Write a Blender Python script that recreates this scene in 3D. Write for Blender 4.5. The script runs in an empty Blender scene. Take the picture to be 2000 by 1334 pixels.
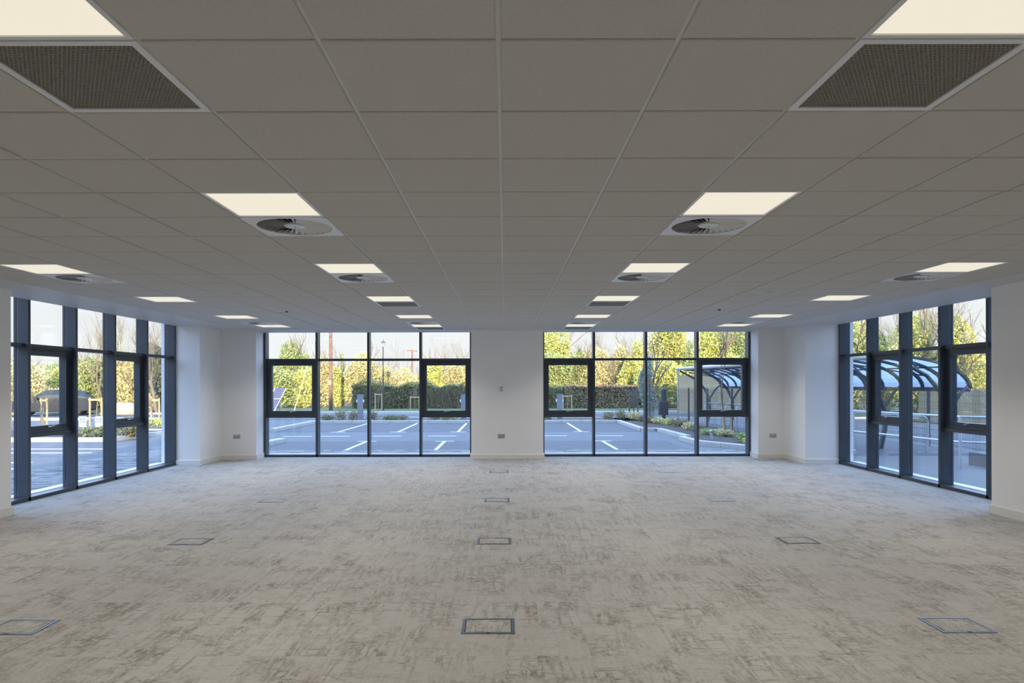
import bpy, math, random
import numpy as np
from mathutils import Vector, Matrix, Euler

# ------------------------------------------------------------------ camera, world, sun, exposure
sc = bpy.context.scene
C = sc.collection
CAMZ = 1.582                     # eye height above the carpet
F = 1340.6                       # focal length in pixels of the 2000 px frame
cam = bpy.data.cameras.new('camera'); cam_o = bpy.data.objects.new('camera', cam); C.objects.link(cam_o)
cam.sensor_width = 36.0; cam.lens = 36.0 * F / 2000.0
cam.shift_x = (1000 - 985.87) / 2000.0
cam.shift_y = (750.93 - 667) / 2000.0
cam.clip_start = 0.05; cam.clip_end = 600
cam_o.matrix_world = Matrix.Translation((0, 0, CAMZ)) @ Euler((math.pi/2, 0, 0)).to_matrix().to_4x4() @ Matrix.Rotation(-0.0021, 4, 'Z')
sc.camera = cam_o
sc.view_settings.view_transform = 'Standard'; sc.view_settings.look = 'None'
sc.view_settings.exposure = 0.0; sc.view_settings.gamma = 1.0
sc.view_settings.use_curve_mapping = False

SKY_H = (1.00, 1.01, 1.03); SKY_M = (2.45, 3.4, 5.3); SKY_Z = (1.6, 2.7, 5.2); SKY_STR = 1.0
SUN_EL = math.radians(12.6); SUN_AZ = 0.13; SUN_E = 11.0
LAMP_W = 13.6

w = bpy.data.worlds.new('sky'); sc.world = w; w.use_nodes = True
nt = w.node_tree; nt.nodes.clear()
tc = nt.nodes.new('ShaderNodeTexCoord'); sp = nt.nodes.new('ShaderNodeSeparateXYZ')
rp = nt.nodes.new('ShaderNodeValToRGB'); bg = nt.nodes.new('ShaderNodeBackground'); wo = nt.nodes.new('ShaderNodeOutputWorld')
nt.links.new(tc.outputs['Generated'], sp.inputs[0]); nt.links.new(sp.outputs['Z'], rp.inputs[0])
e = rp.color_ramp.elements
e[0].position = 0.11; e[0].color = (*SKY_H, 1); e[1].position = 1.0; e[1].color = (*SKY_Z, 1)
m_ = e.new(0.30); m_.color = (*SKY_M, 1)
cl = nt.nodes.new('ShaderNodeTexNoise'); cl.inputs['Scale'].default_value = 2.2; cl.inputs['Detail'].default_value = 5
cmap = nt.nodes.new('ShaderNodeMapping'); cmap.inputs['Scale'].default_value = (1, 1, 4.5)
nt.links.new(tc.outputs['Generated'], cmap.inputs[0]); nt.links.new(cmap.outputs[0], cl.inputs['Vector'])
cr = nt.nodes.new('ShaderNodeValToRGB'); cr.color_ramp.elements[0].position = 0.48; cr.color_ramp.elements[1].position = 0.72
nt.links.new(cl.outputs['Fac'], cr.inputs[0])
mx = nt.nodes.new('ShaderNodeMixRGB'); mx.inputs[2].default_value = (1.0, 1.0, 1.02, 1)
mm = nt.nodes.new('ShaderNodeMath'); mm.operation = 'MULTIPLY'; mm.inputs[1].default_value = 0.45
nt.links.new(cr.outputs[0], mm.inputs[0]); nt.links.new(mm.outputs[0], mx.inputs[0])
nt.links.new(rp.outputs[0], mx.inputs[1]); nt.links.new(mx.outputs[0], bg.inputs[0])
bg.inputs[1].default_value = SKY_STR
nt.links.new(bg.outputs[0], wo.inputs[0])

sun = bpy.data.lights.new('sun', 'SUN'); sun_o = bpy.data.objects.new('sun', sun); C.objects.link(sun_o)
sun.energy = SUN_E; sun.color = (1.0, 0.84, 0.56); sun.angle = math.radians(0.6)
d = Vector((-SUN_AZ, 1, -math.tan(SUN_EL) * math.hypot(1, SUN_AZ))).normalized()
sun_o.rotation_euler = d.to_track_quat('-Z', 'Y').to_euler(); sun_o.location = (3, -30, 20)

# ------------------------------------------------------------------ helpers
def AX(px, D): return (px - 985.8) * D / F                          # photo column at depth D -> world X
def AZ(py, D, px=985.8): return CAMZ - (py - 750.93 + 0.0021 * (px - 985.8)) * D / F
R = math.radians

def tag(o, label=None, cat=None, group=None, kind=None):
    if label: o['label'] = label
    if cat: o['category'] = cat
    if group: o['group'] = group
    if kind: o['kind'] = kind
    return o

def empty(name, loc=(0, 0, 0), rz=0.0, parent=None):
    o = bpy.data.objects.new(name, None); C.objects.link(o); o.location = loc; o.rotation_euler = (0, 0, rz)
    o.empty_display_size = 0.1
    if parent: o.parent = parent
    return o

class MB:
    def __init__(s): s.v = []; s.f = []
    def add(s, vs, fs):
        n = len(s.v); s.v += [tuple(x) for x in vs]; s.f += [tuple(i + n for i in q) for q in fs]; return s
    def box(s, x0, x1, y0, y1, z0, z1):
        return s.add([(x0,y0,z0),(x1,y0,z0),(x1,y1,z0),(x0,y1,z0),(x0,y0,z1),(x1,y0,z1),(x1,y1,z1),(x0,y1,z1)],
                     [(0,3,2,1),(4,5,6,7),(0,1,5,4),(1,2,6,5),(2,3,7,6),(3,0,4,7)])
    def bar(s, p0, p1, wx, wz, up=(0, 0, 1)):                         # rectangular bar between two points
        p0 = Vector(p0); p1 = Vector(p1); d = (p1 - p0).normalized(); up = Vector(up)
        a = d.cross(up)
        if a.length < 1e-4: a = d.cross(Vector((1, 0, 0)))
        a.normalize(); b = a.cross(d).normalized(); vs = []
        for p in (p0, p1):
            for i, j in ((-1,-1),(1,-1),(1,1),(-1,1)): vs.append(p + a*(i*wx/2) + b*(j*wz/2))
        return s.add(vs, [(0,3,2,1),(4,5,6,7),(0,1,5,4),(1,2,6,5),(2,3,7,6),(3,0,4,7)])
    def tube(s, pts, rads, n=8, cap=True):
        pts = [Vector(p) for p in pts]
        if not hasattr(rads, '__len__'): rads = [rads] * len(pts)
        base = len(s.v); pa = None
        for i, p in enumerate(pts):
            d = (pts[min(i+1, len(pts)-1)] - pts[max(i-1, 0)]).normalized()
            if pa is None:
                a = d.cross(Vector((0, 0, 1)))
                if a.length < 1e-3: a = d.cross(Vector((1, 0, 0)))
            else: a = pa - d * pa.dot(d)
            a.normalize(); pa = a; b = d.cross(a)
            for k in range(n):
                t = 2*math.pi*k/n; s.v.append(tuple(p + (a*math.cos(t) + b*math.sin(t))*rads[i]))
        for i in range(len(pts)-1):
            for k in range(n):
                q = base + i*n; k2 = (k+1) % n
                s.f.append((q+k, q+k2, q+n+k2, q+n+k))
        if cap:
            s.f.append(tuple(base + k for k in reversed(range(n))))
            s.f.append(tuple(base + (len(pts)-1)*n + k for k in range(n)))
        return s
    def lathe(s, prof, c=(0, 0, 0), n=16):
        base = len(s.v)
        for r, z in prof:
            for k in range(n):
                t = 2*math.pi*k/n; s.v.append((c[0]+r*math.cos(t), c[1]+r*math.sin(t), c[2]+z))
        for i in range(len(prof)-1):
            for k in range(n):
                q = base+i*n; k2 = (k+1) % n; s.f.append((q+k, q+k2, q+n+k2, q+n+k))
        s.f.append(tuple(base+k for k in reversed(range(n)))); s.f.append(tuple(base+(len(prof)-1)*n+k for k in range(n)))
        return s
    def mesh(s, name):
        me = bpy.data.meshes.new(name); me.from_pydata(s.v, [], s.f); me.update(); return me
    def build(s, name, mat, parent=None, smooth=False, bevel=0.0):
        me = s.mesh(name); me.materials.append(mat)
        if smooth: me.polygons.foreach_set('use_smooth', [True]*len(me.polygons))
        o = bpy.data.objects.new(name, me); C.objects.link(o)
        if parent: o.parent = parent
        if bevel:
            b = o.modifiers.new('b', 'BEVEL'); b.width = bevel; b.segments = 2; b.limit_method = 'ANGLE'
        return o

def link(me, name, parent=None, loc=(0, 0, 0), rot=(0, 0, 0)):
    o = bpy.data.objects.new(name, me); C.objects.link(o); o.location = loc; o.rotation_euler = rot
    if parent: o.parent = parent
    return o

KIDS = {}
def copy_tree(o, parent=None):
    c = o.copy(); C.objects.link(c); c.parent = parent
    for ch in [x for x in sc.objects if x.parent == o] if o.name not in KIDS else KIDS[o.name]: copy_tree(ch, c)
    return c

# ------------------------------------------------------------------ materials
def base_mat(name):
    m = bpy.data.materials.new(name); m.use_nodes = True; n = m.node_tree
    return m, n, n.nodes['Principled BSDF']

def pmat(name, col, rough=0.6, metal=0.0, var=0.06, scale=8.0, bump=0.0, bscale=60.0, spec=None):
    m, n, p = base_mat(name)
    p.inputs['Roughness'].default_value = rough; p.inputs['Metallic'].default_value = metal
    if spec is not None: p.inputs['Specular IOR Level'].default_value = spec
    t = n.nodes.new('ShaderNodeTexCoord'); no = n.nodes.new('ShaderNodeTexNoise'); no.inputs['Scale'].default_value = scale
    no.inputs['Detail'].default_value = 4; n.links.new(t.outputs['Object'], no.inputs['Vector'])
    r = n.nodes.new('ShaderNodeValToRGB'); r.color_ramp.elements[0].position = 0.3; r.color_ramp.elements[1].position = 0.7
    r.color_ramp.elements[0].color = tuple(c*(1-var) for c in col) + (1,); r.color_ramp.elements[1].color = tuple(min(1, c*(1+var)) for c in col) + (1,)
    n.links.new(no.outputs['Fac'], r.inputs[0]); n.links.new(r.outputs[0], p.inputs['Base Color'])
    if bump:
        b2 = n.nodes.new('ShaderNodeTexNoise'); b2.inputs['Scale'].default_value = bscale; b2.inputs['Detail'].default_value = 6
        n.links.new(t.outputs['Object'], b2.inputs['Vector'])
        bu = n.nodes.new('ShaderNodeBump'); bu.inputs['Strength'].default_value = bump; bu.inputs['Distance'].default_value = 0.005
        n.links.new(b2.outputs['Fac'], bu.inputs['Height']); n.links.new(bu.outputs[0], p.inputs['Normal'])
    return m

def leaf_mat(name, cols, rough=0.6, trans=0.25):
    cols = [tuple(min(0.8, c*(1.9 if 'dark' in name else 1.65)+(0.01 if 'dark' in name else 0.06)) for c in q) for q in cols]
    m, n, p = base_mat(name); p.inputs['Roughness'].default_value = rough
    p.inputs['Specular IOR Level'].default_value = 0.25
    g = n.nodes.new('ShaderNodeNewGeometry'); r = n.nodes.new('ShaderNodeValToRGB')
    el = r.color_ramp.elements
    while len(el) > 1: el.remove(el[-1])
    for i, c in enumerate(cols):
        if i == 0: el[0].position = 0; el[0].color = (*c, 1)
        else: q = el.new(i/(len(cols)-1)); q.color = (*c, 1)
    n.links.new(g.outputs['Random Per Island'], r.inputs[0]); n.links.new(r.outputs[0], p.inputs['Base Color'])
    tr = n.nodes.new('ShaderNodeBsdfTranslucent'); n.links.new(r.outputs[0], tr.inputs[0])
    mx = n.nodes.new('ShaderNodeMixShader'); mx.inputs[0].default_value = trans
    n.links.new(p.outputs[0], mx.inputs[1]); n.links.new(tr.outputs[0], mx.inputs[2])
    n.links.new(mx.outputs[0], n.nodes['Material Output'].inputs[0])
    return m

def island_mat(name, cols, rough=0.7, spec=0.5):
    m, n, p = base_mat(name); p.inputs['Roughness'].default_value = rough; p.inputs['Specular IOR Level'].default_value = spec
    g = n.nodes.new('ShaderNodeNewGeometry'); r = n.nodes.new('ShaderNodeValToRGB'); r.color_ramp.interpolation = 'CONSTANT'
    el = r.color_ramp.elements
    while len(el) > 1: el.remove(el[-1])
    for i, c in enumerate(cols):
        if i == 0: el[0].position = 0; el[0].color = (*c, 1)
        else: q = el.new(i/len(cols)); q.color = (*c, 1)
    n.links.new(g.outputs['Random Per Island'], r.inputs[0]); n.links.new(r.outputs[0], p.inputs['Base Color'])
    return m

def glass_mat(name, tint, extra=0.0):
    m = bpy.data.materials.new(name); m.use_nodes = True; n = m.node_tree; n.nodes.clear()
    tr = n.nodes.new('ShaderNodeBsdfTransparent'); tr.inputs[0].default_value = (*tint, 1)
    gl = n.nodes.new('ShaderNodeBsdfGlossy'); gl.inputs['Roughness'].default_value = 0.0; gl.inputs[0].default_value = (0.9, 0.95, 1, 1)
    lw = n.nodes.new('ShaderNodeLayerWeight'); lw.inputs[0].default_value = 0.5
    pw = n.nodes.new('ShaderNodeMath'); pw.operation = 'POWER'; pw.inputs[1].default_value = 4.0; n.links.new(lw.outputs['Facing'], pw.inputs[0])
    fr = n.nodes.new('ShaderNodeMath'); fr.operation = 'MULTIPLY_ADD'; fr.inputs[1].default_value = 0.45; fr.inputs[2].default_value = 0.035; n.links.new(pw.outputs[0], fr.inputs[0])
    no = n.nodes.new('ShaderNodeTexNoise'); no.inputs['Scale'].default_value = 1.3
    t = n.nodes.new('ShaderNodeTexCoord'); n.links.new(t.outputs['Object'], no.inputs['Vector'])
    bu = n.nodes.new('ShaderNodeBump'); bu.inputs['Strength'].default_value = 0.01; n.links.new(no.outputs['Fac'], bu.inputs['Height'])
    n.links.new(bu.outputs[0], gl.inputs['Normal'])
    mi = n.nodes.new('ShaderNodeMixShader'); o = n.nodes.new('ShaderNodeOutputMaterial')
    n.links.new(fr.outputs[0], mi.inputs[0]); n.links.new(tr.outputs[0], mi.inputs[1]); n.links.new(gl.outputs[0], mi.inputs[2])
    n.links.new(mi.outputs[0], o.inputs[0]); return m

def emit_mat(name, col, strength):
    m, n, p = base_mat(name); p.inputs['Base Color'].default_value = (0.3, 0.3, 0.3, 1); p.inputs['Roughness'].default_value = 0.6
    t = n.nodes.new('ShaderNodeTexCoord'); no = n.nodes.new('ShaderNodeTexNoise'); no.inputs['Scale'].default_value = 1.1
    n.links.new(t.outputs['Object'], no.inputs['Vector'])
    r = n.nodes.new('ShaderNodeValToRGB'); r.color_ramp.elements[0].color = tuple(c*0.96 for c in col) + (1,); r.color_ramp.elements[1].color = (*col, 1)
    n.links.new(no.outputs['Fac'], r.inputs[0]); n.links.new(r.outputs[0], p.inputs['Emission Color'])
    p.inputs['Emission Strength'].default_value = strength
    return m

def carpet_mat():
    m, n, p = base_mat('carpet'); L = n.links.new; N = n.nodes.new
    p.inputs['Roughness'].default_value = 0.95; p.inputs['Specular IOR Level'].default_value = 0.15
    p.inputs['Sheen Weight'].default_value = 0.25; p.inputs['Sheen Roughness'].default_value = 0.5
    t = N('ShaderNodeTexCoord')
    def noise(scale, detail, rough=0.6, mp=(1, 1, 1), dist=0.0, off=(0, 0, 0), src=None):
        ma = N('ShaderNodeMapping'); ma.inputs['Scale'].default_value = mp; ma.inputs['Location'].default_value = off
        L(src or t.outputs['Object'], ma.inputs[0]); q = N('ShaderNodeTexNoise'); q.inputs['Scale'].default_value = scale
        q.inputs['Detail'].default_value = detail; q.inputs['Roughness'].default_value = rough; q.inputs['Distortion'].default_value = dist
        L(ma.outputs[0], q.inputs['Vector']); return q.outputs['Fac']
    def ramp(src, a, b, inv=False):
        q = N('ShaderNodeMapRange'); q.inputs[1].default_value = a; q.inputs[2].default_value = b
        q.inputs[3].default_value = 1.0 if inv else 0.0; q.inputs[4].default_value = 0.0 if inv else 1.0; L(src, q.inputs[0]); return q.outputs[0]
    def math_(op, a, b):
        q = N('ShaderNodeMath'); q.operation = op
        for i, x in enumerate((a, b)):
            if isinstance(x, (int, float)): q.inputs[i].default_value = x
            else: L(x, q.inputs[i])
        return q.outputs[0]
    def ridge(src, c, wd):                                             # thin line where the noise crosses c
        a = math_('SUBTRACT', src, c); b = N('ShaderNodeMath'); b.operation = 'ABSOLUTE'; L(a, b.inputs[0])
        return ramp(b.outputs[0], 0.0, wd, True)
    # carpet tiles 0.5 m square, each with its own piece of the pattern
    br = N('ShaderNodeTexWhiteNoise'); br.noise_dimensions = '3D'
    sn = N('ShaderNodeVectorMath'); sn.operation = 'SNAP'; sn.inputs[1].default_value = (0.5, 0.5, 10); L(t.outputs['Object'], sn.inputs[0]); L(sn.outputs[0], br.inputs['Vector'])
    sc_ = N('ShaderNodeVectorMath'); sc_.operation = 'SCALE'; sc_.inputs['Scale'].default_value = 30.0; L(br.outputs['Color'], sc_.inputs[0])
    ad = N('ShaderNodeVectorMath'); ad.operation = 'ADD'; L(t.outputs['Object'], ad.inputs[0]); L(sc_.outputs[0], ad.inputs[1]); V = ad.outputs[0]
    ln = []
    for sgn, (mpv, c) in enumerate((((1.6, 13, 1), 0.5), ((10, 1.0, 1), 0.5), ((2.6, 7, 1), 0.42), ((7, 1.2, 1), 0.56))):
        ln.append(ridge(noise(1.0, 5, 0.55, mpv, 0.25, (sgn*7.3, sgn*3.1, 0), V), c, (0.030, 0.050, 0.030, 0.045)[sgn]))
    a = math_('MAXIMUM', ln[0], ln[1]); b = math_('MAXIMUM', ln[2], ln[3]); lines = math_('MAXIMUM', a, b)
    patch = ramp(noise(2.1, 4, 0.65, (1, 1, 1), 0.3, (0, 0, 0), V), 0.42, 0.66)
    brk = ramp(noise(30, 4, 0.7, (1, 1, 1)), 0.34, 0.54)
    lines = math_('MULTIPLY', lines, math_('ADD', 0.22, math_('MULTIPLY', patch, 1.0)))
    lines = math_('MULTIPLY', lines, brk)
    smear = math_('MULTIPLY', ramp(noise(3.0, 8, 0.75, (1.3, 5, 1), 0.5, (3, 1, 0), V), 0.55, 0.72), 0.55)
    smear2 = math_('MULTIPLY', ramp(noise(3.0, 8, 0.75, (6, 1.0, 1), 0.4, (9, 4, 0), V), 0.56, 0.70), 0.6)
    msk = math_('MINIMUM', math_('ADD', lines, math_('MULTIPLY', math_('MAXIMUM', smear, smear2), brk)), 1.0)
    grain = noise(230, 2, 0.5); fleck = noise(75, 3, 0.7)
    c1 = N('ShaderNodeMixRGB'); c1.inputs[1].default_value = (0.405, 0.395, 0.375, 1); c1.inputs[2].default_value = (0.175, 0.158, 0.128, 1); L(msk, c1.inputs[0])
    g = math_('ADD', 0.40, math_('ADD', math_('MULTIPLY', grain, 0.75), math_('MULTIPLY', fleck, 0.45)))
    c2 = N('ShaderNodeMixRGB'); c2.blend_type = 'MULTIPLY'; c2.inputs[0].default_value = 1.0; L(c1.outputs[0], c2.inputs[1]); L(g, c2.inputs[2])
    L(c2.outputs[0], p.inputs['Base Color'])
    bu = N('ShaderNodeBump'); bu.inputs['Strength'].default_value = 0.5; bu.inputs['Distance'].default_value = 0.004
    L(grain, bu.inputs['Height']); L(bu.outputs[0], p.inputs['Normal'])
    return m

M = {}
M['carpet'] = carpet_mat()
M['paint'] = pmat('wall_paint', (0.84, 0.835, 0.82), 0.75, var=0.015, scale=2, bump=0.05, bscale=220)
M['skirt'] = pmat('skirting_paint', (0.76, 0.74, 0.69), 0.45, var=0.01, scale=3)
M['tile'] = pmat('ceiling_tile', (0.57, 0.565, 0.55), 0.9, var=0.03, scale=60, bump=0.25, bscale=300, spec=0.2)
M['plaster'] = pmat('plasterboard', (0.62, 0.61, 0.60), 0.5, var=0.015, scale=2)
M['grid'] = pmat('grid_white_steel', (0.66, 0.66, 0.66), 0.35, var=0.02, scale=20)
M['void'] = pmat('void_black', (0.015, 0.015, 0.015), 0.9, var=0.1)
M['frame'] = pmat('anthracite_frame', (0.042, 0.054, 0.070), 0.38, var=0.06, scale=5)
M['glass'] = glass_mat('window_glass', (0.97, 0.985, 0.98))
M['white_metal'] = pmat('white_metal', (0.74, 0.76, 0.80), 0.32, var=0.01, scale=6)
M['led'] = emit_mat('led_diffuser', (1.0, 0.925, 0.74), 0.80)
M['steel'] = pmat('brushed_steel', (0.55, 0.55, 0.56), 0.32, 0.9, var=0.05, scale=30)
M['socket'] = pmat('satin_socket_plate', (0.42, 0.42, 0.42), 0.35, 0.6, var=0.03)
M['dark'] = pmat('dark_plastic', (0.03, 0.03, 0.035), 0.5, var=0.1)
M['boxtrim'] = pmat('floor_box_trim', (0.20, 0.23, 0.27), 0.34, 0.75, var=0.05, scale=30)
M['white_plastic'] = pmat('white_plastic', (0.72, 0.72, 0.70), 0.4, var=0.01)
M['vent'] = pmat('perforated_grille_paint', (0.23, 0.215, 0.18), 0.5, var=0.02)

# ------------------------------------------------------------------ room shell
HC = 2.725                         # underside of the ceiling tiles
HM = 2.755                         # plasterboard margin along the side windows
XL, XR = -6.036, 5.948             # inner faces of the side walls
YB = 14.597; YP = 13.59; YN = 8.39; YR = -6.5
WLX, WRX, WBY = -6.51, 6.608, 15.05      # inner faces of the glazing mullions
X0 = -0.0195; D0 = 2.2774; TW = 0.6
PL, PR = -0.716, 0.819             # central pier
BL, BR = -5.29, 5.39               # ends of the back windows
OUT = 15.40

fl = MB().box(-6.7, 6.8, YR, OUT-0.1, -0.12, 0.0).build('floor', M['carpet']); tag(fl, kind='structure')
def wall(name, boxes, mat=M['paint']):
    b = MB()
    for q in boxes: b.box(*q)
    o = b.build(name, mat); tag(o, kind='structure'); return o
H2 = 2.95
wall('wall_back', [(PL, PR, YB, OUT, -0.1, H2), (-6.80, BL, YB, OUT, -0.1, H2), (BR, 6.90, YB, OUT, -0.1, H2)])
wall('wall_left', [(-6.80, XL, YP, YB, -0.1, H2), (-6.80, XL, YR, YN, -0.1, H2)])
wall('wall_right', [(XR, 6.90, YP, YB, -0.1, H2), (XR, 6.90, YR, YN, -0.1, H2)])
wall('wall_rear', [(-6.80, 6.90, YR-0.2, YR, -0.1, H2)])

def skirt(name, runs):
    b = MB()
    for x0, x1, y0, y1 in runs:
        b.box(x0, x1, y0, y1, 0, 0.088)
        i = 0.006
        b.add([(x0,y0,0.088),(x1,y0,0.088),(x1,y1,0.088),(x0,y1,0.088),(x0,y0+i*(x1-x0>y1-y0),0.1),(x1,y0+i*(x1-x0>y1-y0),0.1),(x1,y1,0.1),(x0,y1,0.1)],
              [(4,5,6,7),(0,1,5,4),(1,2,6,5),(2,3,7,6),(3,0,4,7)])
    o = b.build(name, M['skirt']); tag(o, kind='structure'); return o
T = 0.02
skirt('baseboard_back', [(PL-T, PR+T, YB-T, YB), (PL-T, PL, YB, WBY), (PR, PR+T, YB, WBY), (XL+T, BL+T, YB-T, YB), (BL, BL+T, YB, WBY),
                         (BR-T, XR-T, YB-T, YB), (BR-T, BR, YB, WBY)])
skirt('baseboard_left', [(XL, XL+T, YP, YB), (WLX, XL+T, YP-T, YP), (XL, XL+T, YR, YN), (WLX, XL+T, YN, YN+T)])
skirt('baseboard_right', [(XR-T, XR, YP, YB), (XR-T, WRX, YP-T, YP), (XR-T, XR, YR, YN), (XR-T, WRX, YN, YN+T)])

# ------------------------------------------------------------------ ceiling: slab, runners, tiles, plasterboard margins
ceil_o = MB().box(-6.80, 6.90, YR-0.2, OUT, H2, H2+0.25).build('ceiling', M['void']); tag(ceil_o, kind='structure')
XE0, XE1 = X0 - 9*TW - 0.03, X0 + 9*TW + 0.03
YE = D0 + 20*TW + 0.02
mg = MB()
mg.box(-6.51, XE0, YR, YN+0.0, HM, HM+0.03).box(-6.51, XE0, YN, YP, HM, HM+0.03).box(XL-0.0, XE0, YP, YB, HM, HM+0.03)
mg.box(XE1, 6.608, YR, YN, HM, HM+0.03).box(XE1, 6.608, YN, YP, HM, HM+0.03).box(XE1, XR, YP, YB, HM, HM+0.03)
mg.build('plaster_margin', M['plaster'], ceil_o)
mg = MB().box(XE0, XE1, YE, YB, HC+0.002, HC+0.03).box(BL, PL, YB, WBY, HC+0.002, HC+0.03).box(PR, BR, YB, WBY, HC+0.002, HC+0.03)
mg.box(BL, PL, WBY-0.012, WBY, HC+0.03, H2).box(PR, BR, WBY-0.012, WBY, HC+0.03, H2)
mg.box(-6.51, -6.498, YN, YP, HM+0.03, H2).box(6.596, 6.608, YN, YP, HM+0.03, H2)
mg.build('plaster_margin', M['plaster'], ceil_o)
ed = MB().box(XE0-0.004, XE0+0.018, YR, YE, HC+0.004, HM).box(XE1-0.018, XE1+0.004, YR, YE, HC+0.004, HM).box(XE0, XE1, YE-0.02, YE, HC+0.004, HC+0.03)
ed.build('edge_trim', M['grid'], ceil_o)
K0, K1 = -14, 20
for n in range(-9, 10):
    x = X0 + n*TW
    MB().box(x-0.012, x+0.012, YR, YE, HC+0.008, HC+0.036).build('main_runner', M['grid'], ceil_o)
for k in range(K0, K1+1):
    y = D0 + k*TW
    MB().box(XE0, XE1, y-0.012, y+0.012, HC+0.009, HC+0.03).build('cross_runner', M['grid'], ceil_o)

LIGHT_C = [(s*2.5, k) for k in (-13, -9, -5, -1, 3, 7, 11, 15, 18) for s in (-1, 1)] + [(s*7.5, k) for k in (-13, -9, -5, -1, 3, 7, 11, 15, 18) for s in (-1, 1)]
VENT_C = [(s*2.5, k) for k in (0, 12, 19) for s in (-1, 1)]
DIFF_C = [(s*2.5, k) for k in (4, 8, 17) for s in (-1, 1)] + [(s*7.5, k) for k in (8, 17) for s in (-1, 1)]
USED = {(int(math.floor(a)), k) for a, k in LIGHT_C + VENT_C + DIFF_C}

hs = TW/2 - 0.0085
tm = MB()
def tile_geo(b, cx, cy, z):
    a = hs; c = 0.004; vs = []
    for zz, q in ((z+0.02, a), (z+0.003, a), (z, a-c)):
        vs += [(cx-q, cy-q, zz), (cx+q, cy-q, zz), (cx+q, cy+q, zz), (cx-q, cy+q, zz)]
    fs = []
    for l in (0, 4):
        for k in range(4): fs.append((l+k, l+4+k, l+4+(k+1) % 4, l+(k+1) % 4))
    fs.append((8, 11, 10, 9)); fs.append((0, 1, 2, 3))
    b.add(vs, fs)
tile_geo(tm, 0, 0, 0); tile_me = tm.mesh('ceiling_tile'); tile_me.materials.append(M['tile'])
rng = random.Random(5)
cand = []
for n in range(-9, 9):
    for k in range(K0, K1):
        if (n, k) in USED: continue
        cx, cy = X0+(n+0.5)*TW, D0+(k+0.5)*TW
        vis = 0
        if cy > 1.0:
            px = 985.8 + F*cx/cy; py = 750.9 - F*(HC-CAMZ)/cy
            if -260 < px < 2260 and py > -200: vis = 1/cy**3
        cand.append((vis, n, k, cx, cy))
cand.sort(reverse=True)
rest = MB()
for i, (vis, n, k, cx, cy) in enumerate(cand):
    if i < 296 and vis > 0:
        link(tile_me, 'ceiling_tile', ceil_o, (cx, cy, HC + rng.uniform(-0.0006, 0.0006)), (rng.uniform(-.0006, .0006), rng.uniform(-.0006, .0006), 0))
    else: tile_geo(rest, cx, cy, HC)
o = rest.build('far_ceiling_tiles', M['tile'], ceil_o); tag(o, kind='stuff')

# ------------------------------------------------------------------ recessed LED panels
cols = {-2.5: 'inner left row', 2.5: 'inner right row', -7.5: 'outer left row', 7.5: 'outer right row'}
def panel_proto():
    r = empty('ceiling_light'); a = TW/2-0.004; i = a-0.020; z = 0.0
    f = MB()
    for x0, x1, y0, y1 in ((-a, a, -a, -i), (-a, a, i, a), (-a, -i, -i, i), (i, a, -i, i)): f.box(x0, x1, y0, y1, 0.001, 0.022)
    f.build('frame', M['white_metal'], r)
    MB().box(-i, i, -i, i, 0.007, 0.016).build('diffuser', M['led'], r)
    return r
def lamp(parent):
    l = bpy.data.lights.new('panel_beam', 'AREA'); l.shape = 'SQUARE'; l.size = 0.54; l.energy = LAMP_W
    l.color = (1.0, 0.935, 0.845); l.spread = R(116)
    o = bpy.data.objects.new('panel_beam', l); C.objects.link(o); o.parent = parent; o.location = (0, 0, 0.004); return o
pp = panel_proto(); lamp(pp); first = True
ordn = {-13: 'far behind the viewer', -9: 'well behind the viewer', -5: 'behind the viewer', -1: 'nearest, cut by the top edge', 3: 'second from the near end',
        7: 'third from the near end', 11: 'fourth from the near end', 15: 'fifth from the near end', 18: 'last before the back windows'}
for a, k in LIGHT_C:
    o = pp if first else copy_tree(pp); first = False
    o.location = (X0+a*TW, D0+(k+0.5)*TW, HC)
    tag(o, 'square glowing ceiling panel in the %s, %s' % (cols[a], ordn[k]), 'ceiling light', 'glowing square panels in the ceiling grid')

# perforated return-air grilles
def vent_proto():
    r = empty('ceiling_vent'); a = TW/2-0.004; i = a-0.030; f = MB()
    for x0, x1, y0, y1 in ((-a, a, -a, -i), (-a, a, i, a), (-a, -i, -i, i), (i, a, -i, i)): f.box(x0, x1, y0, y1, 0.0, 0.02)
    f.build('frame', M['white_metal'], r)
    g = MB(); n = 44; st = 2*i/n
    for q in range(n+1):
        y = -i+q*st; g.box(-i, i, y-st*0.25, y+st*0.25, 0.006, 0.010)
    m2 = 34; sx = 2*i/m2
    for q in range(n):
        for p_ in range(m2):
            x = -i+(p_+(0.25 if q % 2 else 0.75))*sx; y0 = -i+q*st
            g.box(x-sx*0.15, x+sx*0.15, y0+st*0.25, y0+st*0.75, 0.006, 0.010)
    o = g.build('grille', M['vent'], r); tag(o, kind='stuff')
    MB().box(-i, i, -i, i, 0.03, 0.036).build('backing', M['void'], r)
    return r
vp = vent_proto(); first = True
vn = {0: 'behind the panel cut by the top edge', 12: 'beyond the fourth glowing panel', 19: 'against the back wall'}
for a, k in VENT_C:
    o = vp if first else copy_tree(vp); first = False
    o.location = (X0+a*TW, D0+(k+0.5)*TW, HC)
    tag(o, 'dark perforated ceiling grille %s, %s' % (vn[k], cols[a]), 'vent', 'perforated grilles in the ceiling')

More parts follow.
